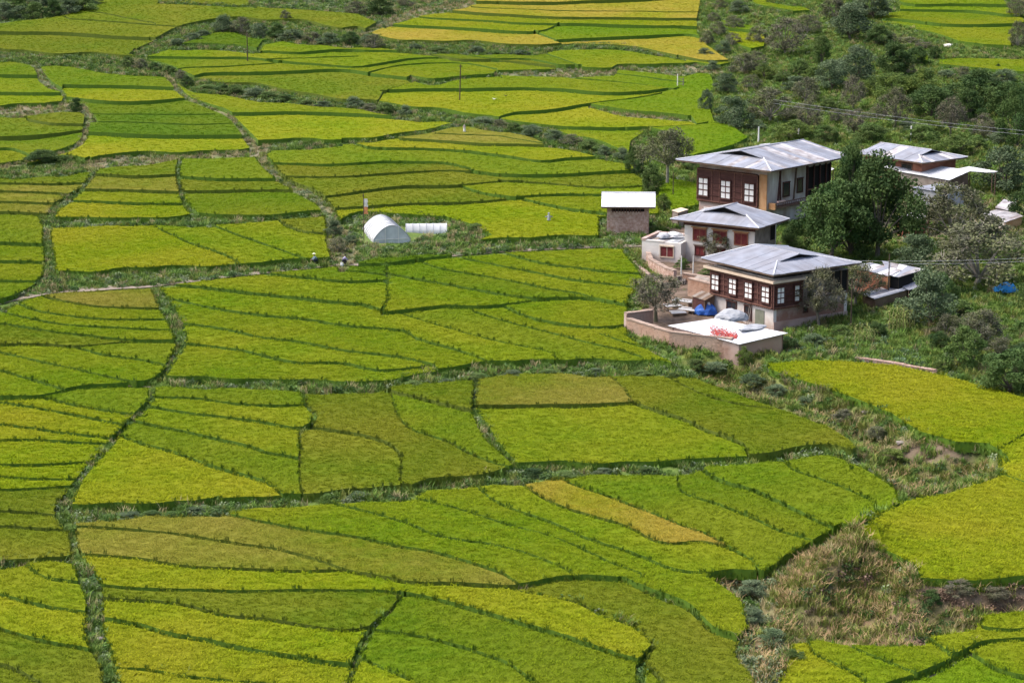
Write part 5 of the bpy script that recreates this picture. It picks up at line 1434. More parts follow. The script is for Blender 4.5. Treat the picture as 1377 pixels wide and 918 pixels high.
# --- rear right farmhouse and its white lean-to
h4 = House('farmhouse', 1238, 261, (1, 0), 10.8, 7.2, -51, 'low rear farmhouse at the right with red-brown walls under a grey roof')
h4.walls(m_redbrick, 4.3)
h4.part('attic_wall', MB().box(.8, .8, 4.31, 10, 6.4, 4.8), m_darkin)
for u in (.8, 4.0, 7.2): h4.window('L', u, u + 1.8, 3.0, 3.9, 2, 1, .0, m_wood, m_glass)
h4.roof(-1.2, -1.2, 12.0, 8.4, 4.65, 1.15, -1, (3.0, .62), (1.3, .5), (m_sheetA, m_sheetR), seed=5)
def lean_to(name, corners, h_post, label, m, n=6, posts=True, wall=None, cat='shed'):
    """corners: four (px, py, height above ground) eave points, left, front, right, back; sheets run from the front-left edge to the back-right edge"""
    pts = []
    for x, y, hz in corners:
        q = unproject([(x, y)], Bz, hz)[0]; pts.append(Vector((q[0], q[1], Bz([q[0]], [q[1]])[0] + hz)))
    Lc, Fc, Rc, Bc = pts
    c = (Lc + Fc + Rc + Bc) / 4; gz = min(float(Bz([p.x], [p.y])[0]) for p in pts)
    root = empty(name, (c.x, c.y, gz), 0, label, cat)
    o = Vector((c.x, c.y, gz))
    for i in range(n):
        t0, t1 = i / n, (i + 1) / n - .006
        q = [Lc.lerp(Fc, t0), Lc.lerp(Fc, t1), Bc.lerp(Rc, t1), Bc.lerp(Rc, t0)]
        q = [tuple(v - o + Vector((0, 0, random.uniform(0, .03)))) for v in q]
        if (Vector(q[1]) - Vector(q[0])).cross(Vector(q[2]) - Vector(q[1])).z < 0: q = q[::-1]
        mb = MB(); mb.prism([(a, b, d - .04) for a, b, d in q], q); mm = m if not isinstance(m, (list, tuple)) else m[i % len(m)]
        mb.build('roof_sheet', mm, root)
    if posts:
        for v in pts:
            w = v.lerp(c, .12) - o; mb = MB(); mb.tube((w.x, w.y, -.3), (w.x, w.y, (v.z - gz) - .12), .09, .07, 6); mb.build('post', m_wood, root)
    if wall:
        q = [v.lerp(c, .08) for v in pts]
        for i in range(4):
            a, b = q[i] - o, q[(i+1) % 4] - o; d = (b - a); d.z = 0; nrm = Vector((d.y, -d.x, 0)).normalized() * .12
            if nrm.dot((a + b) / 2) > 0: nrm = -nrm
            a2, b2 = a + nrm, b + nrm
            mb = MB(); mb.prism([(a.x, a.y, -.6), (b.x, b.y, -.6), (b2.x, b2.y, -.6), (a2.x, a2.y, -.6)], [(a.x, a.y, a.z - .1), (b.x, b.y, b.z - .1), (b2.x, b2.y, b.z - .1), (a2.x, a2.y, a.z - .1)])
            mb.build('wall', wall if not isinstance(wall, (list, tuple)) else wall[i], root)
    LAST[:] = pts
    return root
LAST = []
lean_to('lean_to_roof', [(1206, 230, 3.0), (1277, 242.5, 3.0), (1306, 229.5, 3.4), (1262, 223, 3.4)], 3, 'bright white sheet roof in front of the rear farmhouse', m_sheetW, 7, wall=[m_grey, m_wood, m_redbrick, m_wood])
lean_to('lean_to_roof', [(1150, 214, 3.2), (1212, 231, 3.0), (1236, 226, 3.4), (1172, 209, 3.6)], 3, 'narrow grey sheet roof running left from the white one behind the large trees', [m_sheetA, m_sheetW], 5)
lean_to('lean_to_roof', [(1282, 228.5, 3.2), (1337, 232.8, 3.1), (1342, 230.5, 3.4), (1303, 224, 3.5)], 3, 'thin pale sheet roof reaching right from the white lean-to', m_sheetW, 4)
lean_to('lean_to_roof', [(1094, 226, 4.5), (1112, 232, 4.5), (1122, 227, 5.0), (1108, 222, 5.0)], 3, 'small pale roof between the top farmhouse and the dark tree', m_sheetW, 2)
lean_to('tin_shed', [(1147, 359, 3.4), (1195, 371.5, 3.2), (1213, 363, 3.3), (1170, 353, 3.6)], 3, 'tin-roofed shed with orange-brown wall at the end of the nearest farmhouse', [m_sheetA, m_sheetW, m_sheetR], 6, wall=[m_redbrick, m_orange, m_wood, m_wood])
lean_to('tin_shed', [(1196, 370, 3.2), (1208, 373, 3.0), (1244, 362, 3.2), (1186, 350.5, 3.6)], 3, 'open shed with pale tin roof and dark inside, right of the orange-brown shed', [m_sheetA, m_sheetR, m_sheetW], 5, wall=[m_darkin, m_darkin, m_wood, m_wood])
lean_to('low_roof', [(1158, 394, 1.5), (1176, 402, 1.3), (1222, 389, 1.5), (1200, 382, 1.8)], 3, 'low patched tin roof over the wood store below the tin sheds', [m_sheetR, m_sheetW, m_sheetA], 6, wall=m_wood)
lean_to('low_roof', [(1203, 380, 1.9), (1222, 390, 1.6), (1238, 386, 1.7), (1228, 378, 2.0)], 3, 'low grey tin roof behind the grey-green shrubs', m_sheetA, 3)
lean_to('grey_shed', [(1226, 252, 2.3), (1262, 258, 2.2), (1300, 253, 2.4), (1262, 247, 2.5)], 3, 'grey walled shed under the white lean-to, half behind a sparse tree', m_sheetA, 4, wall=m_tarp)
lean_to('barn', [(1206, 292, 2.4), (1224, 297, 2.3), (1252, 290, 2.4), (1232, 284, 2.6)], 3, 'red-brown barn with a small grey roof right of the large dark trees', m_sheetR, 3, wall=m_redbrick)
lean_to('low_roof', [(1322, 287, 1.6), (1352, 299, 1.3), (1376, 291, 1.5), (1352, 278, 1.8)], 3, 'collapsed shed roof of weathered grey boards near the right edge', m_sheetR, 7, wall=[m_white, m_orange, m_wood, m_wood])
lean_to('low_roof', [(1338, 279, 2.0), (1356, 283, 1.8), (1364, 272, 2.3), (1350, 268, 2.4)], 3, 'tilted grey board roof behind the collapsed one', m_sheetR, 4, wall=m_grey)

# --- stone shed with a white gable roof
sh = House('stone_shed', 816, 315, (0, 0), 5.5, 3.4, -3, 'small stone shed with white tin gable roof standing by the paddies', 'shed')
sh.walls(m_mud, 3.75)
rr_ = random.Random(5); mb = MB()
z_ = -.3
while z_ < 2.85:
    hh = rr_.uniform(.16, .28); x_ = .02
    while x_ < 5.45:
        ww = min(rr_.uniform(.25, .55), 5.48 - x_); mb.box(x_, -rr_.uniform(.03, .09), z_, x_ + ww - .03, -.002, z_ + hh - .03); x_ += ww
    z_ += hh
sh.part('stones', mb, m_stonew)['kind'] = 'stuff'
sh.part('opening', MB().box(.6, -.02, 2.95, 4.9, -.003, 3.7), m_darkin)
for k in range(11): sh.part('slat', MB().box(.7 + k * .36, -.08, 2.93, .82 + k * .36, -.021, 3.72), m_maroon)
sh.roof(-.75, -.95, 6.35, 4.3, 3.8, 1.5, 1, None, None, (m_sheetW, m_sheetW), sheet=.9, seed=6)
print('H1', h1.px(-2.3, -2.3, 8.3), h1.px(13.5, -2.3, 8.3), h1.px(13.5, 16.8, 8.3), 'want 908,215 1033.6,232.6 1145,208'); print('ridge', h1.px(5.6, 1.9, 9.8), h1.px(5.6, 15.6, 9.8), 'want 993,206 1094,187')
print('H2', h2.px(-1.35, -1.35, 5.3), h2.px(11.1, -1.35, 5.3), h2.px(11.1, 6.9, 5.3), 'want 900,293.6 1017,309 1063,293')
print('H3', h3.px(-1.05, -1.05, 6.5), h3.px(11.45, -1.05, 6.5), h3.px(11.45, 12.1, 6.5), 'want 943,346 1037,370.5 1155,360.5')
print('H4', h4.px(-1.2, -1.2, 4.65), h4.px(12., -1.2, 4.65), h4.px(12., 8.4, 4.65), 'want 1148,201 1239.5,219.5 1307.6,211')

# ------------------------------------------------------------------ plastic greenhouses
def tunnel(px, py, ang, length, width, height, label, wallh, ends=True, ribs=8, m=None):
    p = at(px, py); root = empty('greenhouse', p, R(ang), label, 'greenhouse')     # local x runs along the tunnel, px,py is the middle of its near end
    def prof(n=14):
        out = []
        for i in range(n + 1):
            q = -1 + 2 * i / n; out.append((math.copysign(abs(q) ** .92, q) * width / 2, wallh + (1 - abs(q) ** 1.7) ** .9 * (height - wallh)))
        return [(-width / 2, -.1)] + out + [(width / 2, -.1)]
    pr = prof(); nseg = ribs * 3; v = []; f = []
    for i in range(nseg + 1):
        sag = .0 if i % 3 == 0 else -.035
        for y, z in pr: v.append((length * i / nseg, y * (1 + sag * .6), z + sag * (z > wallh)))
    k = len(pr)
    for i in range(nseg):
        for j in range(k - 1): f.append((i*k + j, i*k + j + 1, (i+1)*k + j + 1, (i+1)*k + j))
    mesh_obj('film', v, f, m or m_plasticw, root, smooth=True)
    for e in (0, 1):
        x = 0.03 if e == 0 else length - .03
        n = len(pr); mb = MB(); mb.prism([(x, y * .99, z * .99) for y, z in pr], [(x + .02, y * .99, z * .99) for y, z in pr]); mb.build('end_sheet', m_plasticg, root)
    for i in range(0, ribs + 1):
        x = length * i / ribs; mb = MB()
        for j in range(k - 1): mb.tube((x, pr[j][0] * 1.012, pr[j][1] * 1.012), (x, pr[j+1][0] * 1.012, pr[j+1][1] * 1.012), .035, .035, 4)
        mb.build('hoop', m_tarp, root)
    mb = MB()
    for y in (-width * .18, width * .18): mb.tube((-.02, y, 0), (-.02, y, height * .9), .035, .035, 5)
    mb.tube((-.02, -width * .45, wallh), (-.02, width * .45, wallh), .03, .03, 5); mb.build('end_frame', m_polew, root)
    return root
tunnel(527, 327, 103, 8.6, 4.8, 2.35, 'large white plastic greenhouse with rounded roof beside the prayer flag', .55)
tunnel(546, 313, 3, 5.4, 1.7, 1.25, 'small low plastic tunnel lying right of the large greenhouse', .35, ribs=6)

# ------------------------------------------------------------------ prayer flag, posts, poles and wires
def pole(name, px, py, hpx, r, m, label, cat, arms=(), group=None, lean=0.0):
    p = at(px, py); s = scale_at(p.y); h = hpx / s / .98
    root = empty(name, p, 0, label, cat, group)
    MB().tube((0, 0, -.4), (lean * h, 0, h), r, r * .7, 8).build('shaft', m, root)
    for z, w in arms: MB().box(-w / 2 + lean * h, -.05, h * z - .05, w / 2 + lean * h, .05, h * z + .05).build('crossarm', m, root)
    return root, h
r_, h_ = pole('prayer_flag', 489.5, 326, 63, .06, m_pole, 'prayer flag pole with white and orange cloth beside the large greenhouse', 'flag')
m_flagw = mat('flag_white', (.66, .62, .60), (.74, .70, .68), scale=1.5); m_flago = mat('flag_orange', (.62, .24, .10), (.68, .30, .14), scale=1.5)
for z0, z1, m in ((h_ * .75, h_ * .92, m_flagw), (h_ * .60, h_ * .75, m_flago)):
    v = []; n = 6
    for i in range(n + 1):
        z = z0 + (z1 - z0) * i / n
        for x in (0.05, .30 + .08 * math.sin(i * 1.1), .55 + .06 * math.sin(i * 2)): v.append((x, .07 * math.sin(x * 9 + i), z))
    f = [(i*3 + j, i*3 + j + 1, (i+1)*3 + j + 1, (i+1)*3 + j) for i in range(n) for j in range(2)]
    o = mesh_obj('flag_cloth', v, f, m, r_); o.modifiers.new('thick', 'SOLIDIFY').thickness = .02
MB().tube((0, 0, h_ * .97), (0, 0, h_ * 1.05), .09, .02, 6).build('finial', m_pole, r_)
pole('utility_pole', 333, 86, 42, .12, m_pole, 'dark wooden pole standing in the paddies at upper left', 'pole', [(.93, .7)])
pole('utility_pole', 618, 140, 52, .12, m_pole, 'dark wooden pole standing in the golden paddy at upper centre', 'pole', [(.95, .6)], lean=.03)
pole('utility_pole', 1194, 408, 66, .09, m_pole, 'thin dark pole before the tin sheds', 'pole')
pole('utility_pole', 1144, 442, 66, .10, m_pole, 'dark pole at the far corner of the nearest farmhouse', 'pole')
pole('utility_pole', 905, 268, 36, .07, m_pole, 'thin dark pole left of the top farmhouse', 'pole')
pole('post', 1020, 192, 21, .16, m_polew, 'white post left of the top farmhouse ridge', 'post')
pole('post', 1074, 182, 14, .14, m_polew, 'short white post behind the top farmhouse ridge', 'post')
pole('post', 1225, 190, 20, .16, m_polew, 'white post behind the rear farmhouse roof', 'post')
pole('post', 916, 370, 26, .09, m_polew, 'left white post in the yard before the middle farmhouse', 'post')
pole('post', 932, 368, 24, .08, m_polew, 'right white post in the yard before the middle farmhouse', 'post')
pole('post', 1042, 342, 42, .10, m_polew, 'white post at the right corner of the middle farmhouse', 'post')
pole('post', 1365, 283, 20, .12, m_polew, 'pale post by the collapsed shed at the right edge', 'post')
r_, h_ = pole('scarecrow', 738, 304, 18, .05, m_grey, 'grey scarecrow standing in the paddy left of the stone shed', 'scarecrow', [(.72, .9)])
MB().tube((0, 0, h_ * .45), (0, 0, h_ * .82), .26, .15, 8).build('coat', m_tarp, r_); MB().tube((0, 0, h_ * .84), (0, 0, h_), .12, .13, 8).build('head', m_tarp, r_)
for sg in (-1, 1): MB().tube((sg * .12, 0, h_ * .74), (sg * .5, 0, h_ * .66), .09, .05, 6).build('sleeve', m_tarp, r_)
# little whitewashed shrine pillar and the field gate
p = at(624.5, 181); root = empty('white_pillar', p, 0, 'tiny white pillar at the end of the earth track above the paddies', 'pillar')
MB().tube((0, 0, -.2), (0, 0, 1.15), .26, .18, 8).build('shaft', m_polew, root); MB().tube((0, 0, 1.15), (0, 0, 1.6), .30, .08, 8).build('cap', m_grey, root)
p = at(911, 118); root = empty('field_gate', p, 0, 'small pale wooden gate frame on the bank at upper right', 'gate')
for x in (0, 1.0): MB().tube((x, 0, -.2), (x, 0, 2.4 if x == 0 else 1.7), .10, .08, 6).build('post', m_polew if x == 0 else m_grey, root)
for z in (.6, 1.1, 1.5): MB().tube((0, 0, z), (1.0, 0, z), .04, .04, 5).build('rail', m_grey, root)
# power lines over the village
def wire(a, b, sag, label, r=.014):
    A, Bp = Vector(a), Vector(b); n = 24; pts = [A.lerp(Bp, i / n) - Vector((0, 0, sag * 4 * (i/n) * (1 - i/n))) for i in range(n + 1)]
    o = A.copy(); mb = MB()
    for i in range(n): mb.tube(pts[i] - o, pts[i+1] - o, r, r, 4)
    w = mb.build('power_line', m_tarp); w.location = o; tag(w, label, 'power line', 'power lines over the village')
def ray_at(px, py, y):
    d = rays([(px, py)])[0]; return Vector((d[0] / d[1] * y, y, CAM_Z + d[2] / d[1] * y))
for k, (ya, yb, lb) in enumerate(((134, 180, 'upper of the two sagging wires crossing the tree belt'), (139, 185, 'lower of the two sagging wires crossing the tree belt'))):
    wire(ray_at(1040, ya, 352), ray_at(1420, yb, 330), .35, lb)
wire(ray_at(1150, 350.5, 262), ray_at(1430, 344, 258), .25, 'upper wire crossing before the widest olive tree'); wire(ray_at(1150, 354, 262), ray_at(1430, 348.5, 258), .25, 'lower wire crossing before the widest olive tree')

# ------------------------------------------------------------------ yard of the nearest farmhouse
def world_poly(pts): return [at(x, y) for x, y in pts]
def brick_wall(name, pts, h, thick, label, seed=1, m=None, cap=None):
    P = world_poly(pts); o = P[0].copy(); zb = min(q.z for q in P); root = empty(name, (o.x, o.y, zb), 0, label, 'wall'); rr = random.Random(seed)
    core = MB(); br = MB(); cp_ = MB()
    for i in range(len(P) - 1):
        a = P[i] - o; b = P[i+1] - o; a.z = b.z = 0; d = (b - a); L = d.length; d.normalize(); n = Vector((d.y, -d.x, 0))
        if n.y > 0: n = -n                                     # outwards, to the valley
        t = n * thick
        core.prism([tuple(a + Vector((0,0,-1.2))), tuple(b + Vector((0,0,-1.2))), tuple(b - t + Vector((0,0,-1.2))), tuple(a - t + Vector((0,0,-1.2)))], [tuple(a + Vector((0,0,h))), tuple(b + Vector((0,0,h))), tuple(b - t + Vector((0,0,h))), tuple(a - t + Vector((0,0,h)))])
        z = -.6
        while z < h - .1:
            x = rr.uniform(-.2, 0)
            while x < L - .05:
                w = rr.uniform(.38, .52); x0, x1 = max(0, x), min(L, x + w - .025)
                if x1 - x0 > .05:
                    e = rr.uniform(.01, .05); p0 = a + d * x0; p1 = a + d * x1
                    br.prism([tuple(p0 + Vector((0,0,z))), tuple(p0 + n*e + Vector((0,0,z))), tuple(p1 + n*e + Vector((0,0,z))), tuple(p1 + Vector((0,0,z)))][::-1],
                             [tuple(p0 + Vector((0,0,z+.19))), tuple(p0 + n*e + Vector((0,0,z+.19))), tuple(p1 + n*e + Vector((0,0,z+.19))), tuple(p1 + Vector((0,0,z+.19)))][::-1])
                x += w
            z += .215
        k = 0.0
        while k < L - .2:
            w = min(rr.uniform(.6, 1.0), L - k); p0 = a + d * k; p1 = a + d * (k + w - .03); up = Vector((0, 0, h + rr.uniform(.005, .03))); up2 = up + Vector((0, 0, rr.uniform(.08, .13)))
            o1, o2 = n * .10, -t - n * .10
            cp_.prism([tuple(p0 + o1 + up), tuple(p1 + o1 + up), tuple(p1 + o2 + up), tuple(p0 + o2 + up)], [tuple(p0 + o1 + up2), tuple(p1 + o1 + up2), tuple(p1 + o2 + up2), tuple(p0 + o2 + up2)]); k += w
    core.build('core', m_mud, root); tag(br.build('bricks', m or m_brick, root), kind='stuff'); tag(cp_.build('coping', cap or m_pinkcap, root), kind='stuff')
    return root
brick_wall('yard_wall', [(842, 446), (900, 466.5), (984, 481.5)], 2.05, .45, 'pinkish mud-brick wall round the yard of the nearest farmhouse', 3)
brick_wall('yard_wall', [(985, 481.5), (1027, 475)], 1.7, .4, 'short return of mud-brick wall under the right end of the white flat roof', 4, cap=m_grey)
brick_wall('yard_wall', [(878, 440), (842, 446)], 2.0, .45, 'back arm of the mud-brick yard wall behind the bare tree', 5)
brick_wall('yard_wall', [(846, 338), (852, 352), (868, 369), (890, 388)], .45, .3, 'low curved kerb wall along the lane beside the paddies', 6, m=m_stonew, cap=m_pinkcap)
brick_wall('yard_wall', [(868, 346), (873, 362), (893, 376), (906, 381)], 1.5, .4, 'rough stone terrace wall below the white annex', 7, m=m_stonew)
brick_wall('yard_wall', [(925, 398), (958, 408)], 2.2, .4, 'short mud wall between the twiggy tree and the nearest farmhouse', 8)
brick_wall('yard_wall', [(918, 378), (962, 386)], 1.0, .3, 'low mud wall of the yard behind the nearest farmhouse', 9)
brick_wall('garden_wall', [(1150, 486), (1190, 492), (1225, 499), (1258, 505)], .5, .35, 'low stone wall along the upper edge of the bright paddy', 10, m=m_stonew, cap=m_stonew)
lean_to('flat_roof', [(898, 437.6, 2.15), (995, 463, 2.05), (1060, 448, 2.2), (962, 428, 2.3)], 2, 'white sheeted flat roof over the yard store with red chillies drying on it', [m_sheetW], 9, wall=[m_mud, m_brick, m_wood, m_wood], cat='shed')
def top_pt(px, py, z):
    q = unproject([(px, py)], Bz, z)[0]; return Vector((q[0], q[1], Bz([q[0]], [q[1]])[0] + z))
# chillies drying
fl, ff, fr_ = LAST[0], LAST[1], LAST[2]; nrm_ = (ff - fl).cross(fr_ - fl)
ch = MB(); o = top_pt(974, 449, 2.2); rr_ = random.Random(2)
for i in range(420):
    u = rr_.uniform(0, 1); q = top_pt(956 + 35 * u, 443.5 + 5.5 * u + rr_.gauss(0, 1.9), 2.15)
    q.z = fl.z - (nrm_.x * (q.x - fl.x) + nrm_.y * (q.y - fl.y)) / nrm_.z + rr_.uniform(.02, .05); q = q - o
    a = rr_.uniform(0, 3.14); l = .17
    ch.tube(q, q + Vector((math.cos(a) * l, math.sin(a) * l, .02)), (.04), .02, 4)
c_ = ch.build('chillies', m_chilli); c_.location = o; tag(c_, 'red chillies spread out to dry on the white flat roof', 'chillies', kind='stuff')
def heap(name, px, py, z, sx, sy, sz, m, label, cat, seed=1, rz=0):
    p = top_pt(px, py, z); rr = random.Random(seed); bm = bmesh.new(); bmesh.ops.create_icosphere(bm, subdivisions=3, radius=1)
    for v in bm.verts:
        k = 1 + .18 * math.sin(v.co.x * 5 + seed) * math.cos(v.co.y * 4 + seed * 2) + rr.uniform(-.05, .05)
        v.co = Vector((v.co.x * sx * k, v.co.y * sy * k, max(-.05, v.co.z) * sz * (1 + .25 * math.sin(v.co.x * 4 + v.co.y * 6 + seed))))
    me = bpy.data.meshes.new(name); bm.to_mesh(me); bm.free(); me.materials.append(m)
    o = data_obj(name, me, loc=p, rz=rz); tag(o, label, cat); return o
heap('tarpaulin', 984, 429, 1.9, 1.9, 1.2, 1.0, m_tarp, 'grey tarpaulin heaped against the nearest farmhouse wall', 'tarpaulin', 2)
heap('tarpaulin', 1010, 441, 2.25, 1.7, .9, .35, m_tarp, 'crumpled grey sheet lying on the white flat roof', 'tarpaulin', 3, .4)
heap('blue_tarpaulin', 949, 421, .2, 1.25, 1.0, 1.15, m_blue, 'deep blue tarpaulin over a heap in the yard', 'tarpaulin', 4)
heap('tarpaulin', 951, 410, 1.2, .35, .3, .4, m_plasticw, 'white bag on top of the deep blue tarpaulin', 'bag', 5)
heap('blue_tarpaulin', 1353, 391, .3, 1.35, 1.0, .85, m_blue2, 'bright blue tarpaulin half hidden in the trees at the right', 'tarpaulin', 6)
for k, (x, y, w, hgt, rz) in enumerate(((905, 417, 2.0, .5, 20), (918, 414, 2.4, .8, -30), (925, 421, 2.2, .4, -35), (938, 422, 2.0, .3, -35), (912, 424, 1.8, .3, 15))):
    p = at(x, y); root = empty('plank_stack', p, R(rz), ['white boards at the left of the stack in the yard', 'white boards propped highest in the yard', 'white boards lying before the propped ones', 'white boards next to the deep blue tarpaulin', 'lowest white boards behind the mud-brick wall'][k], 'boards', 'stacked boards in the yard')
    for i in range(5): MB().box(-w/2, -.6 + i * .25, hgt + .03 * i - (.3 if k == 1 else 0) * i * .3, w/2, -.6 + i * .25 + .19, hgt + .05 + .03 * i).build('board', m_sheetW if i % 3 else m_grey, root)
    MB().box(-w/2 + .1, -.5, -.3, -w/2 + .25, .6, hgt).build('trestle', m_wood, root); MB().box(w/2 - .25, -.5, -.3, w/2 - .1, .6, hgt).build('trestle', m_wood, root)
# log shed behind the twiggy tree, and firewood
lean_to('wood_store', [(930, 398, 2.0), (948, 404, 1.9), (962, 396, 2.2), (944, 391, 2.3)], 2, 'small brown wood store left of the nearest farmhouse', [m_grey, m_wood], 4, wall=[m_maroon, m_wood, m_wood, m_wood])
lean_to('wood_store', [(932, 375, 1.0), (962, 382, 1.0), (968, 377, 1.3), (938, 370, 1.3)], 1, 'low plank roof behind the nearest farmhouse corner', m_grey, 5)
lg = random.Random(9)
for k, (x, y) in enumerate(((916, 380), (908, 376), (900, 384))):
    p = at(x, y); root = empty('log_pile', p, lg.uniform(0, 3), ['round pile of pale branches in the yard', 'pile of branches at the end of the kerb wall', 'pile of branches above the twiggy tree'][k], 'firewood')
    for i in range(12):
        a = lg.uniform(-.5, .5); MB().tube((-.9 + lg.uniform(-.2, .2), -.5 + i % 5 * .22, .08 + i // 5 * .16), (.9, -.5 + i % 5 * .22 + a * .4, .10 + i // 5 * .16), .075, .06, 5).build('branch', m_grey if i % 3 else m_bark2, root)

# ------------------------------------------------------------------ white annex with its roof terrace
an = House('annex', 863, 350, (0, 0), 5.2, 5.8, -24, 'white annex with flat grey terrace roof left of the middle farmhouse', 'house')
an.walls({'*': m_white, 'W': m_white}, 2.5, low=-2)
an.part('terrace_floor', MB().box(.46, .46, 2.3, 4.7, 5.1, 2.42), m_tarp)
an.part('parapet', MB().box(-.05, -.05, 2.52, .5, 5.65, 2.85), m_whitep); an.part('parapet', MB().box(.51, 5.1, 2.52, 5.25, 5.65, 2.8), m_mud)
an.part('parapet', MB().box(.51, -.05, 2.52, 3.0, .35, 2.66), m_white)
an.window('L', 2.5, 4.2, .7, 2.0, 2, 1, .0, m_cream, MATS['maroon_shutter'])
for k, (u, w_) in enumerate(((.9, 1.3), (2.6, 1.7))):
    heap('tarpaulin', 893 + k * 14, 318 - k * 1, 2.7, w_ * .7, .8, .45, [m_tarp, m_sheetW][k], ['grey bundle on the annex terrace', 'white and grey bundle against the middle farmhouse'][k], 'bundle', 7 + k)
for k in range(5): an.part('terrace_sheet', MB().box(.6 + k * .8, .6, 2.43 + .01 * k, 1.36 + k * .8, 5.0, 2.47 + .01 * k), [m_grey, m_tarp, m_sheetR, m_plasticg, m_tarp][k])
lean_to('low_roof', [(903, 283, 2.0), (912, 286, 2.0), (926, 282, 2.2), (916, 279, 2.2)], 2, 'small pale roof between the stone shed and the top farmhouse', m_cream, 2, wall=m_grey)

# ------------------------------------------------------------------ maize beside the garden
m_maize = mat('maize_leaf', (0.15, 0.20, 0.045), (0.24, 0.27, 0.09), rnd=.25, scale=1.5, trans=.2)
m_stalk = mat('maize_stalk', (0.22, 0.20, 0.09), (0.30, 0.26, 0.12), rnd=.2, scale=1.5)
def maize_parts(seed):
    rr = random.Random(seed); st = MB().tube((0, 0, -.05), (rr.uniform(-.08, .08), 0, 2.1), .035, .02, 5)
    v, f = [], []
    for i in range(9):
        a = i * 2.5 + rr.uniform(-.3, .3); z0 = .3 + i * .2; L = rr.uniform(.6, .9); w = .06; k = len(v); n = 4
        for j in range(n + 1):
            t = j / n; x = L * t; z = z0 + .45 * math.sin(t * 2.2) * (1 - t * .45) - .25 * t * t; ww = w * (1 - t * .85)
            v += [(math.cos(a) * x - math.sin(a) * ww, math.sin(a) * x + math.cos(a) * ww, z), (math.cos(a) * x + math.sin(a) * ww, math.sin(a) * x - math.cos(a) * ww, z)]
        f += [(k + 2*j, k + 2*j + 1, k + 2*j + 3, k + 2*j + 2) for j in range(n)]
    me1 = bpy.data.meshes.new('stalk'); me1.from_pydata(st.v, [], st.f); me1.materials.append(m_stalk)
    me2 = bpy.data.meshes.new('leaves'); me2.from_pydata(v, [], f); me2.materials.append(m_maize); return me1, me2
MZ = [maize_parts(i) for i in range(3)]
for k in range(26):
    g1 = k < 15
    x, y = (1196 + (k % 8) * 4.6 + random.uniform(-1, 1), 446 - (k // 8) * 3.5) if g1 else (1150 + (k - 15) % 6 * 5 + random.uniform(-1.5, 1.5), 464 - (k - 15) // 6 * 4)
    p = at(x, y); root = empty('maize_plant', p, random.uniform(0, 6), ('maize plant %s from the left in the %s row before the rounded grey-green tree' % (ORD[k % 8].replace('leftmost', 'first'), ('front', 'rear')[k // 8])) if g1 else ('maize plant %s from the left in the %s row of the garden plot' % (ORD[(k - 15) % 6].replace('leftmost', 'first'), ('front', 'rear')[(k - 15) // 6])), 'maize', 'maize by the grey-green tree' if g1 else 'maize in the garden plot')
    a, b = MZ[k % 3]; s = random.uniform(.85, 1.2) * (1.15 if g1 else .85)
    data_obj('stalk', a, root, sc=(s, s, s)); data_obj('leaves', b, root, sc=(s, s, s))
# garden leaves: pumpkins and cabbages
m_cab = mat('garden_leaf', (0.085, 0.15, 0.075), (0.14, 0.21, 0.11), rnd=.3, scale=1)
gp = [(1062 + random.uniform(0, 130), 462 + random.uniform(-8, 14)) for _ in range(340)] + [(1150 + random.uniform(0, 110), 470 + random.uniform(0, 20)) for _ in range(200)]
gq = unproject(gp, Bz, .1); s = rng.uniform(.6, 1.3, len(gq))
scatter('garden_greens', leaf_clump('garden_leaf_clump', 26, .42, .28, .3, m_cab, seed=12, hollow=.6), gq, np.stack([s, s, s], 1), 'broad leaved garden greens below the nearest farmhouse')

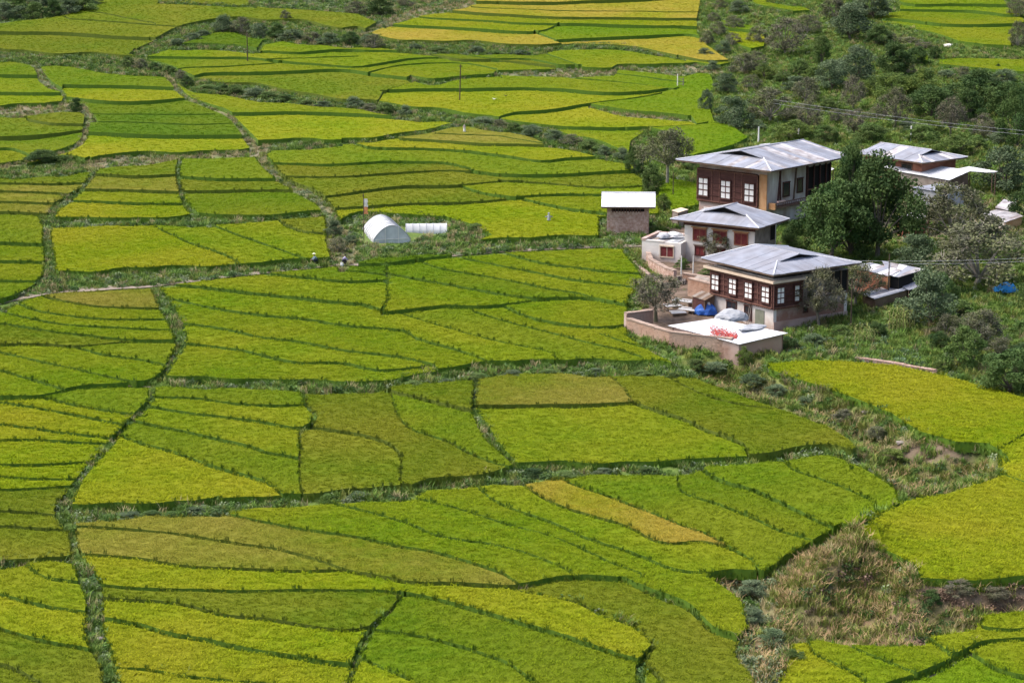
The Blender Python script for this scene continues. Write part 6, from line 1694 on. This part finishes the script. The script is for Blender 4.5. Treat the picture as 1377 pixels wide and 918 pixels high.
# ------------------------------------------------------------------ two farm workers on the footpath
m_skin = mat('skin', (0.30, 0.17, 0.11), rough=.6)
m_hair = mat('hair_black', (0.012, 0.010, 0.010), rough=.5)
def person(px, py, rz, label, top, legs, bend, hat=None):
    p = at(px, py); p.z += .08; root = empty('person', p, R(rz), label, 'person')
    def skin(name, pts, edges, rad, m, sub=1):
        me = bpy.data.meshes.new(name); me.from_pydata(pts, edges, []); me.materials.append(m)
        o = link(bpy.data.objects.new(name, me), root); o.modifiers.new('skin', 'SKIN')
        for i, r in enumerate(rad): me.skin_vertices[0].data[i].radius = (r, r); me.skin_vertices[0].data[i].use_root = (i == 0)
        ss = o.modifiers.new('sub', 'SUBSURF'); ss.levels = ss.render_levels = sub
        for f in me.polygons: f.use_smooth = True
        return o
    b = bend; hx = .52 * math.sin(b); hz = .52 * math.cos(b)      # x forwards
    hip = (0, 0, .55); ch_ = (hx * .8, 0, .55 + hz * .8); nk = (hx, 0, .55 + hz); hd = (hx + .14 * math.sin(b * .6), 0, .55 + hz + .15)
    # squatting legs, bent arms that reach to the ground in front; one continuous body
    pts = [hip, ch_, nk, hd, (hd[0] + .02, 0, hd[2] + .12), (.05, .13, .52), (.42, .17, .50), (.12, .17, .10), (.30, .17, .03), (.05, -.13, .52), (.42, -.17, .50), (.12, -.17, .10), (.30, -.17, .03),
           (ch_[0], .19, ch_[2] - .02), (ch_[0] + .22, .24, ch_[2] - .25), (ch_[0] + .42, .16, ch_[2] - .34), (ch_[0], -.19, ch_[2] - .02), (ch_[0] + .22, -.24, ch_[2] - .25), (ch_[0] + .42, -.16, ch_[2] - .34)]
    edges = [(0, 1), (1, 2), (2, 3), (3, 4), (0, 5), (5, 6), (6, 7), (7, 8), (0, 9), (9, 10), (10, 11), (11, 12), (1, 13), (13, 14), (14, 15), (1, 16), (16, 17), (17, 18)]
    rad = [.15, .16, .06, .095, .085, .11, .075, .05, .04, .11, .075, .05, .04, .07, .05, .035, .07, .05, .035]
    skin('body', pts, edges, rad, m_skin, 2)
    k = 1.16
    skin('shirt', [pts[0], pts[1], (nk[0] * .97, 0, nk[2] * .98), pts[13], pts[14], tuple(Vector(pts[14]).lerp(Vector(pts[15]), .7)), pts[16], pts[17], tuple(Vector(pts[17]).lerp(Vector(pts[18]), .7))],
         [(0, 1), (1, 2), (1, 3), (3, 4), (4, 5), (1, 6), (6, 7), (7, 8)], [.19, .20, .09, .10, .075, .06, .10, .075, .06], top, 2)
    skin('trousers', [pts[0], pts[5], pts[6], pts[7], pts[9], pts[10], pts[11]], [(0, 1), (1, 2), (2, 3), (0, 4), (4, 5), (5, 6)], [.18, .14, .10, .075, .14, .10, .075], legs, 2)
    hh = bmesh.new(); bmesh.ops.create_uvsphere(hh, u_segments=12, v_segments=8, radius=.125)
    for v in hh.verts: v.co = Vector((v.co.x, v.co.y, max(v.co.z, -.03))) + Vector((hd[0] - .02, 0, hd[2] + .07))
    me = bpy.data.meshes.new('hair'); hh.to_mesh(me); hh.free(); me.materials.append(m_hair); link(bpy.data.objects.new('hair', me), root)
    for sg in (1, -1):       # hands: palm, four fingers and a thumb
        w = Vector(pts[15 if sg > 0 else 18]); hp = [tuple(w), tuple(w + Vector((.07, 0, -.03)))]; ed = [(0, 1)]; rd = [.03, .035]
        for fi in range(4):
            yb = (fi - 1.5) * .02; l = (.055, .07, .066, .05)[fi]; i0 = len(hp)
            hp += [tuple(w + Vector((.10 + l * .5, yb, -.055))), tuple(w + Vector((.10 + l, yb, -.10)))]; ed += [(1, i0), (i0, i0 + 1)]; rd += [.010, .008]
        i0 = len(hp); hp += [tuple(w + Vector((.06, -sg * .045, -.04))), tuple(w + Vector((.10, -sg * .055, -.07)))]; ed += [(1, i0), (i0, i0 + 1)]; rd += [.012, .009]
        skin('hand', hp, ed, rd, m_skin, 1)
    if hat:
        mb = MB(); z = hd[2] + .13; mb.tube((hd[0], 0, z), (hd[0], 0, z + .03), .24, .22, 14).tube((hd[0], 0, z + .03), (hd[0], 0, z + .14), .13, .10, 12); mb.build('hat', hat, root)
person(425.5, 355.5, 200, 'person in a pale hat and blue-grey shirt squatting on the footpath', mat('cloth_blue_grey', (.20, .28, .34), (.27, .34, .40), scale=3), mat('cloth_dark', (.03, .04, .05), rough=.9), .5, mat('hat_straw', (.62, .64, .50), rough=.8))
person(461.5, 356.5, 20, 'dark-haired person in a lavender top squatting at the path corner', mat('cloth_lavender', (.24, .22, .36), (.32, .30, .45), scale=3), mat('cloth_black', (.02, .02, .03), rough=.9), .6)
heap('sack', 459.5, 357, .1, .22, .2, .38, m_plasticw, 'white sack beside the dark-haired person on the path', 'sack', 9)
# two birds over the golden paddy
def bird(px, py, hz, m, label):
    p = top_pt(px, py, hz); root = empty('bird', p, 1.0, label, 'bird')
    b = MB(); b.tube((-.22, 0, 0), (.0, 0, .02), .03, .09, 7).tube((0, 0, .02), (.16, 0, .05), .09, .05, 7); b.build('body', m, root)
    MB().tube((.15, 0, .05), (.26, 0, .08), .055, .04, 7).tube((.26, 0, .08), (.34, 0, .07), .018, .004, 5).build('head', m, root)
    for sg in (1, -1): MB().prism([(-.10, sg * .05, .03), (.10, sg * .05, .03), (.06, sg * .42, .14), (-.06, sg * .45, .13)][::sg], [(-.10, sg * .05, .05), (.10, sg * .05, .05), (.06, sg * .42, .155), (-.06, sg * .45, .145)][::sg]).build('wing', m, root)
    MB().prism([(-.2, -.03, 0), (-.2, .03, 0), (-.38, .07, 0), (-.38, -.07, 0)], [(-.2, -.03, .02), (-.2, .03, .02), (-.38, .07, .015), (-.38, -.07, .015)]).build('tail', m, root)
bird(680.5, 129, .9, mat('feather_dark', (.03, .025, .02)), 'dark bird over the golden paddy right of the pole'); bird(665, 133.5, .8, mat('feather_white', (.7, .7, .62)), 'white bird in the golden paddy left of the dark bird')
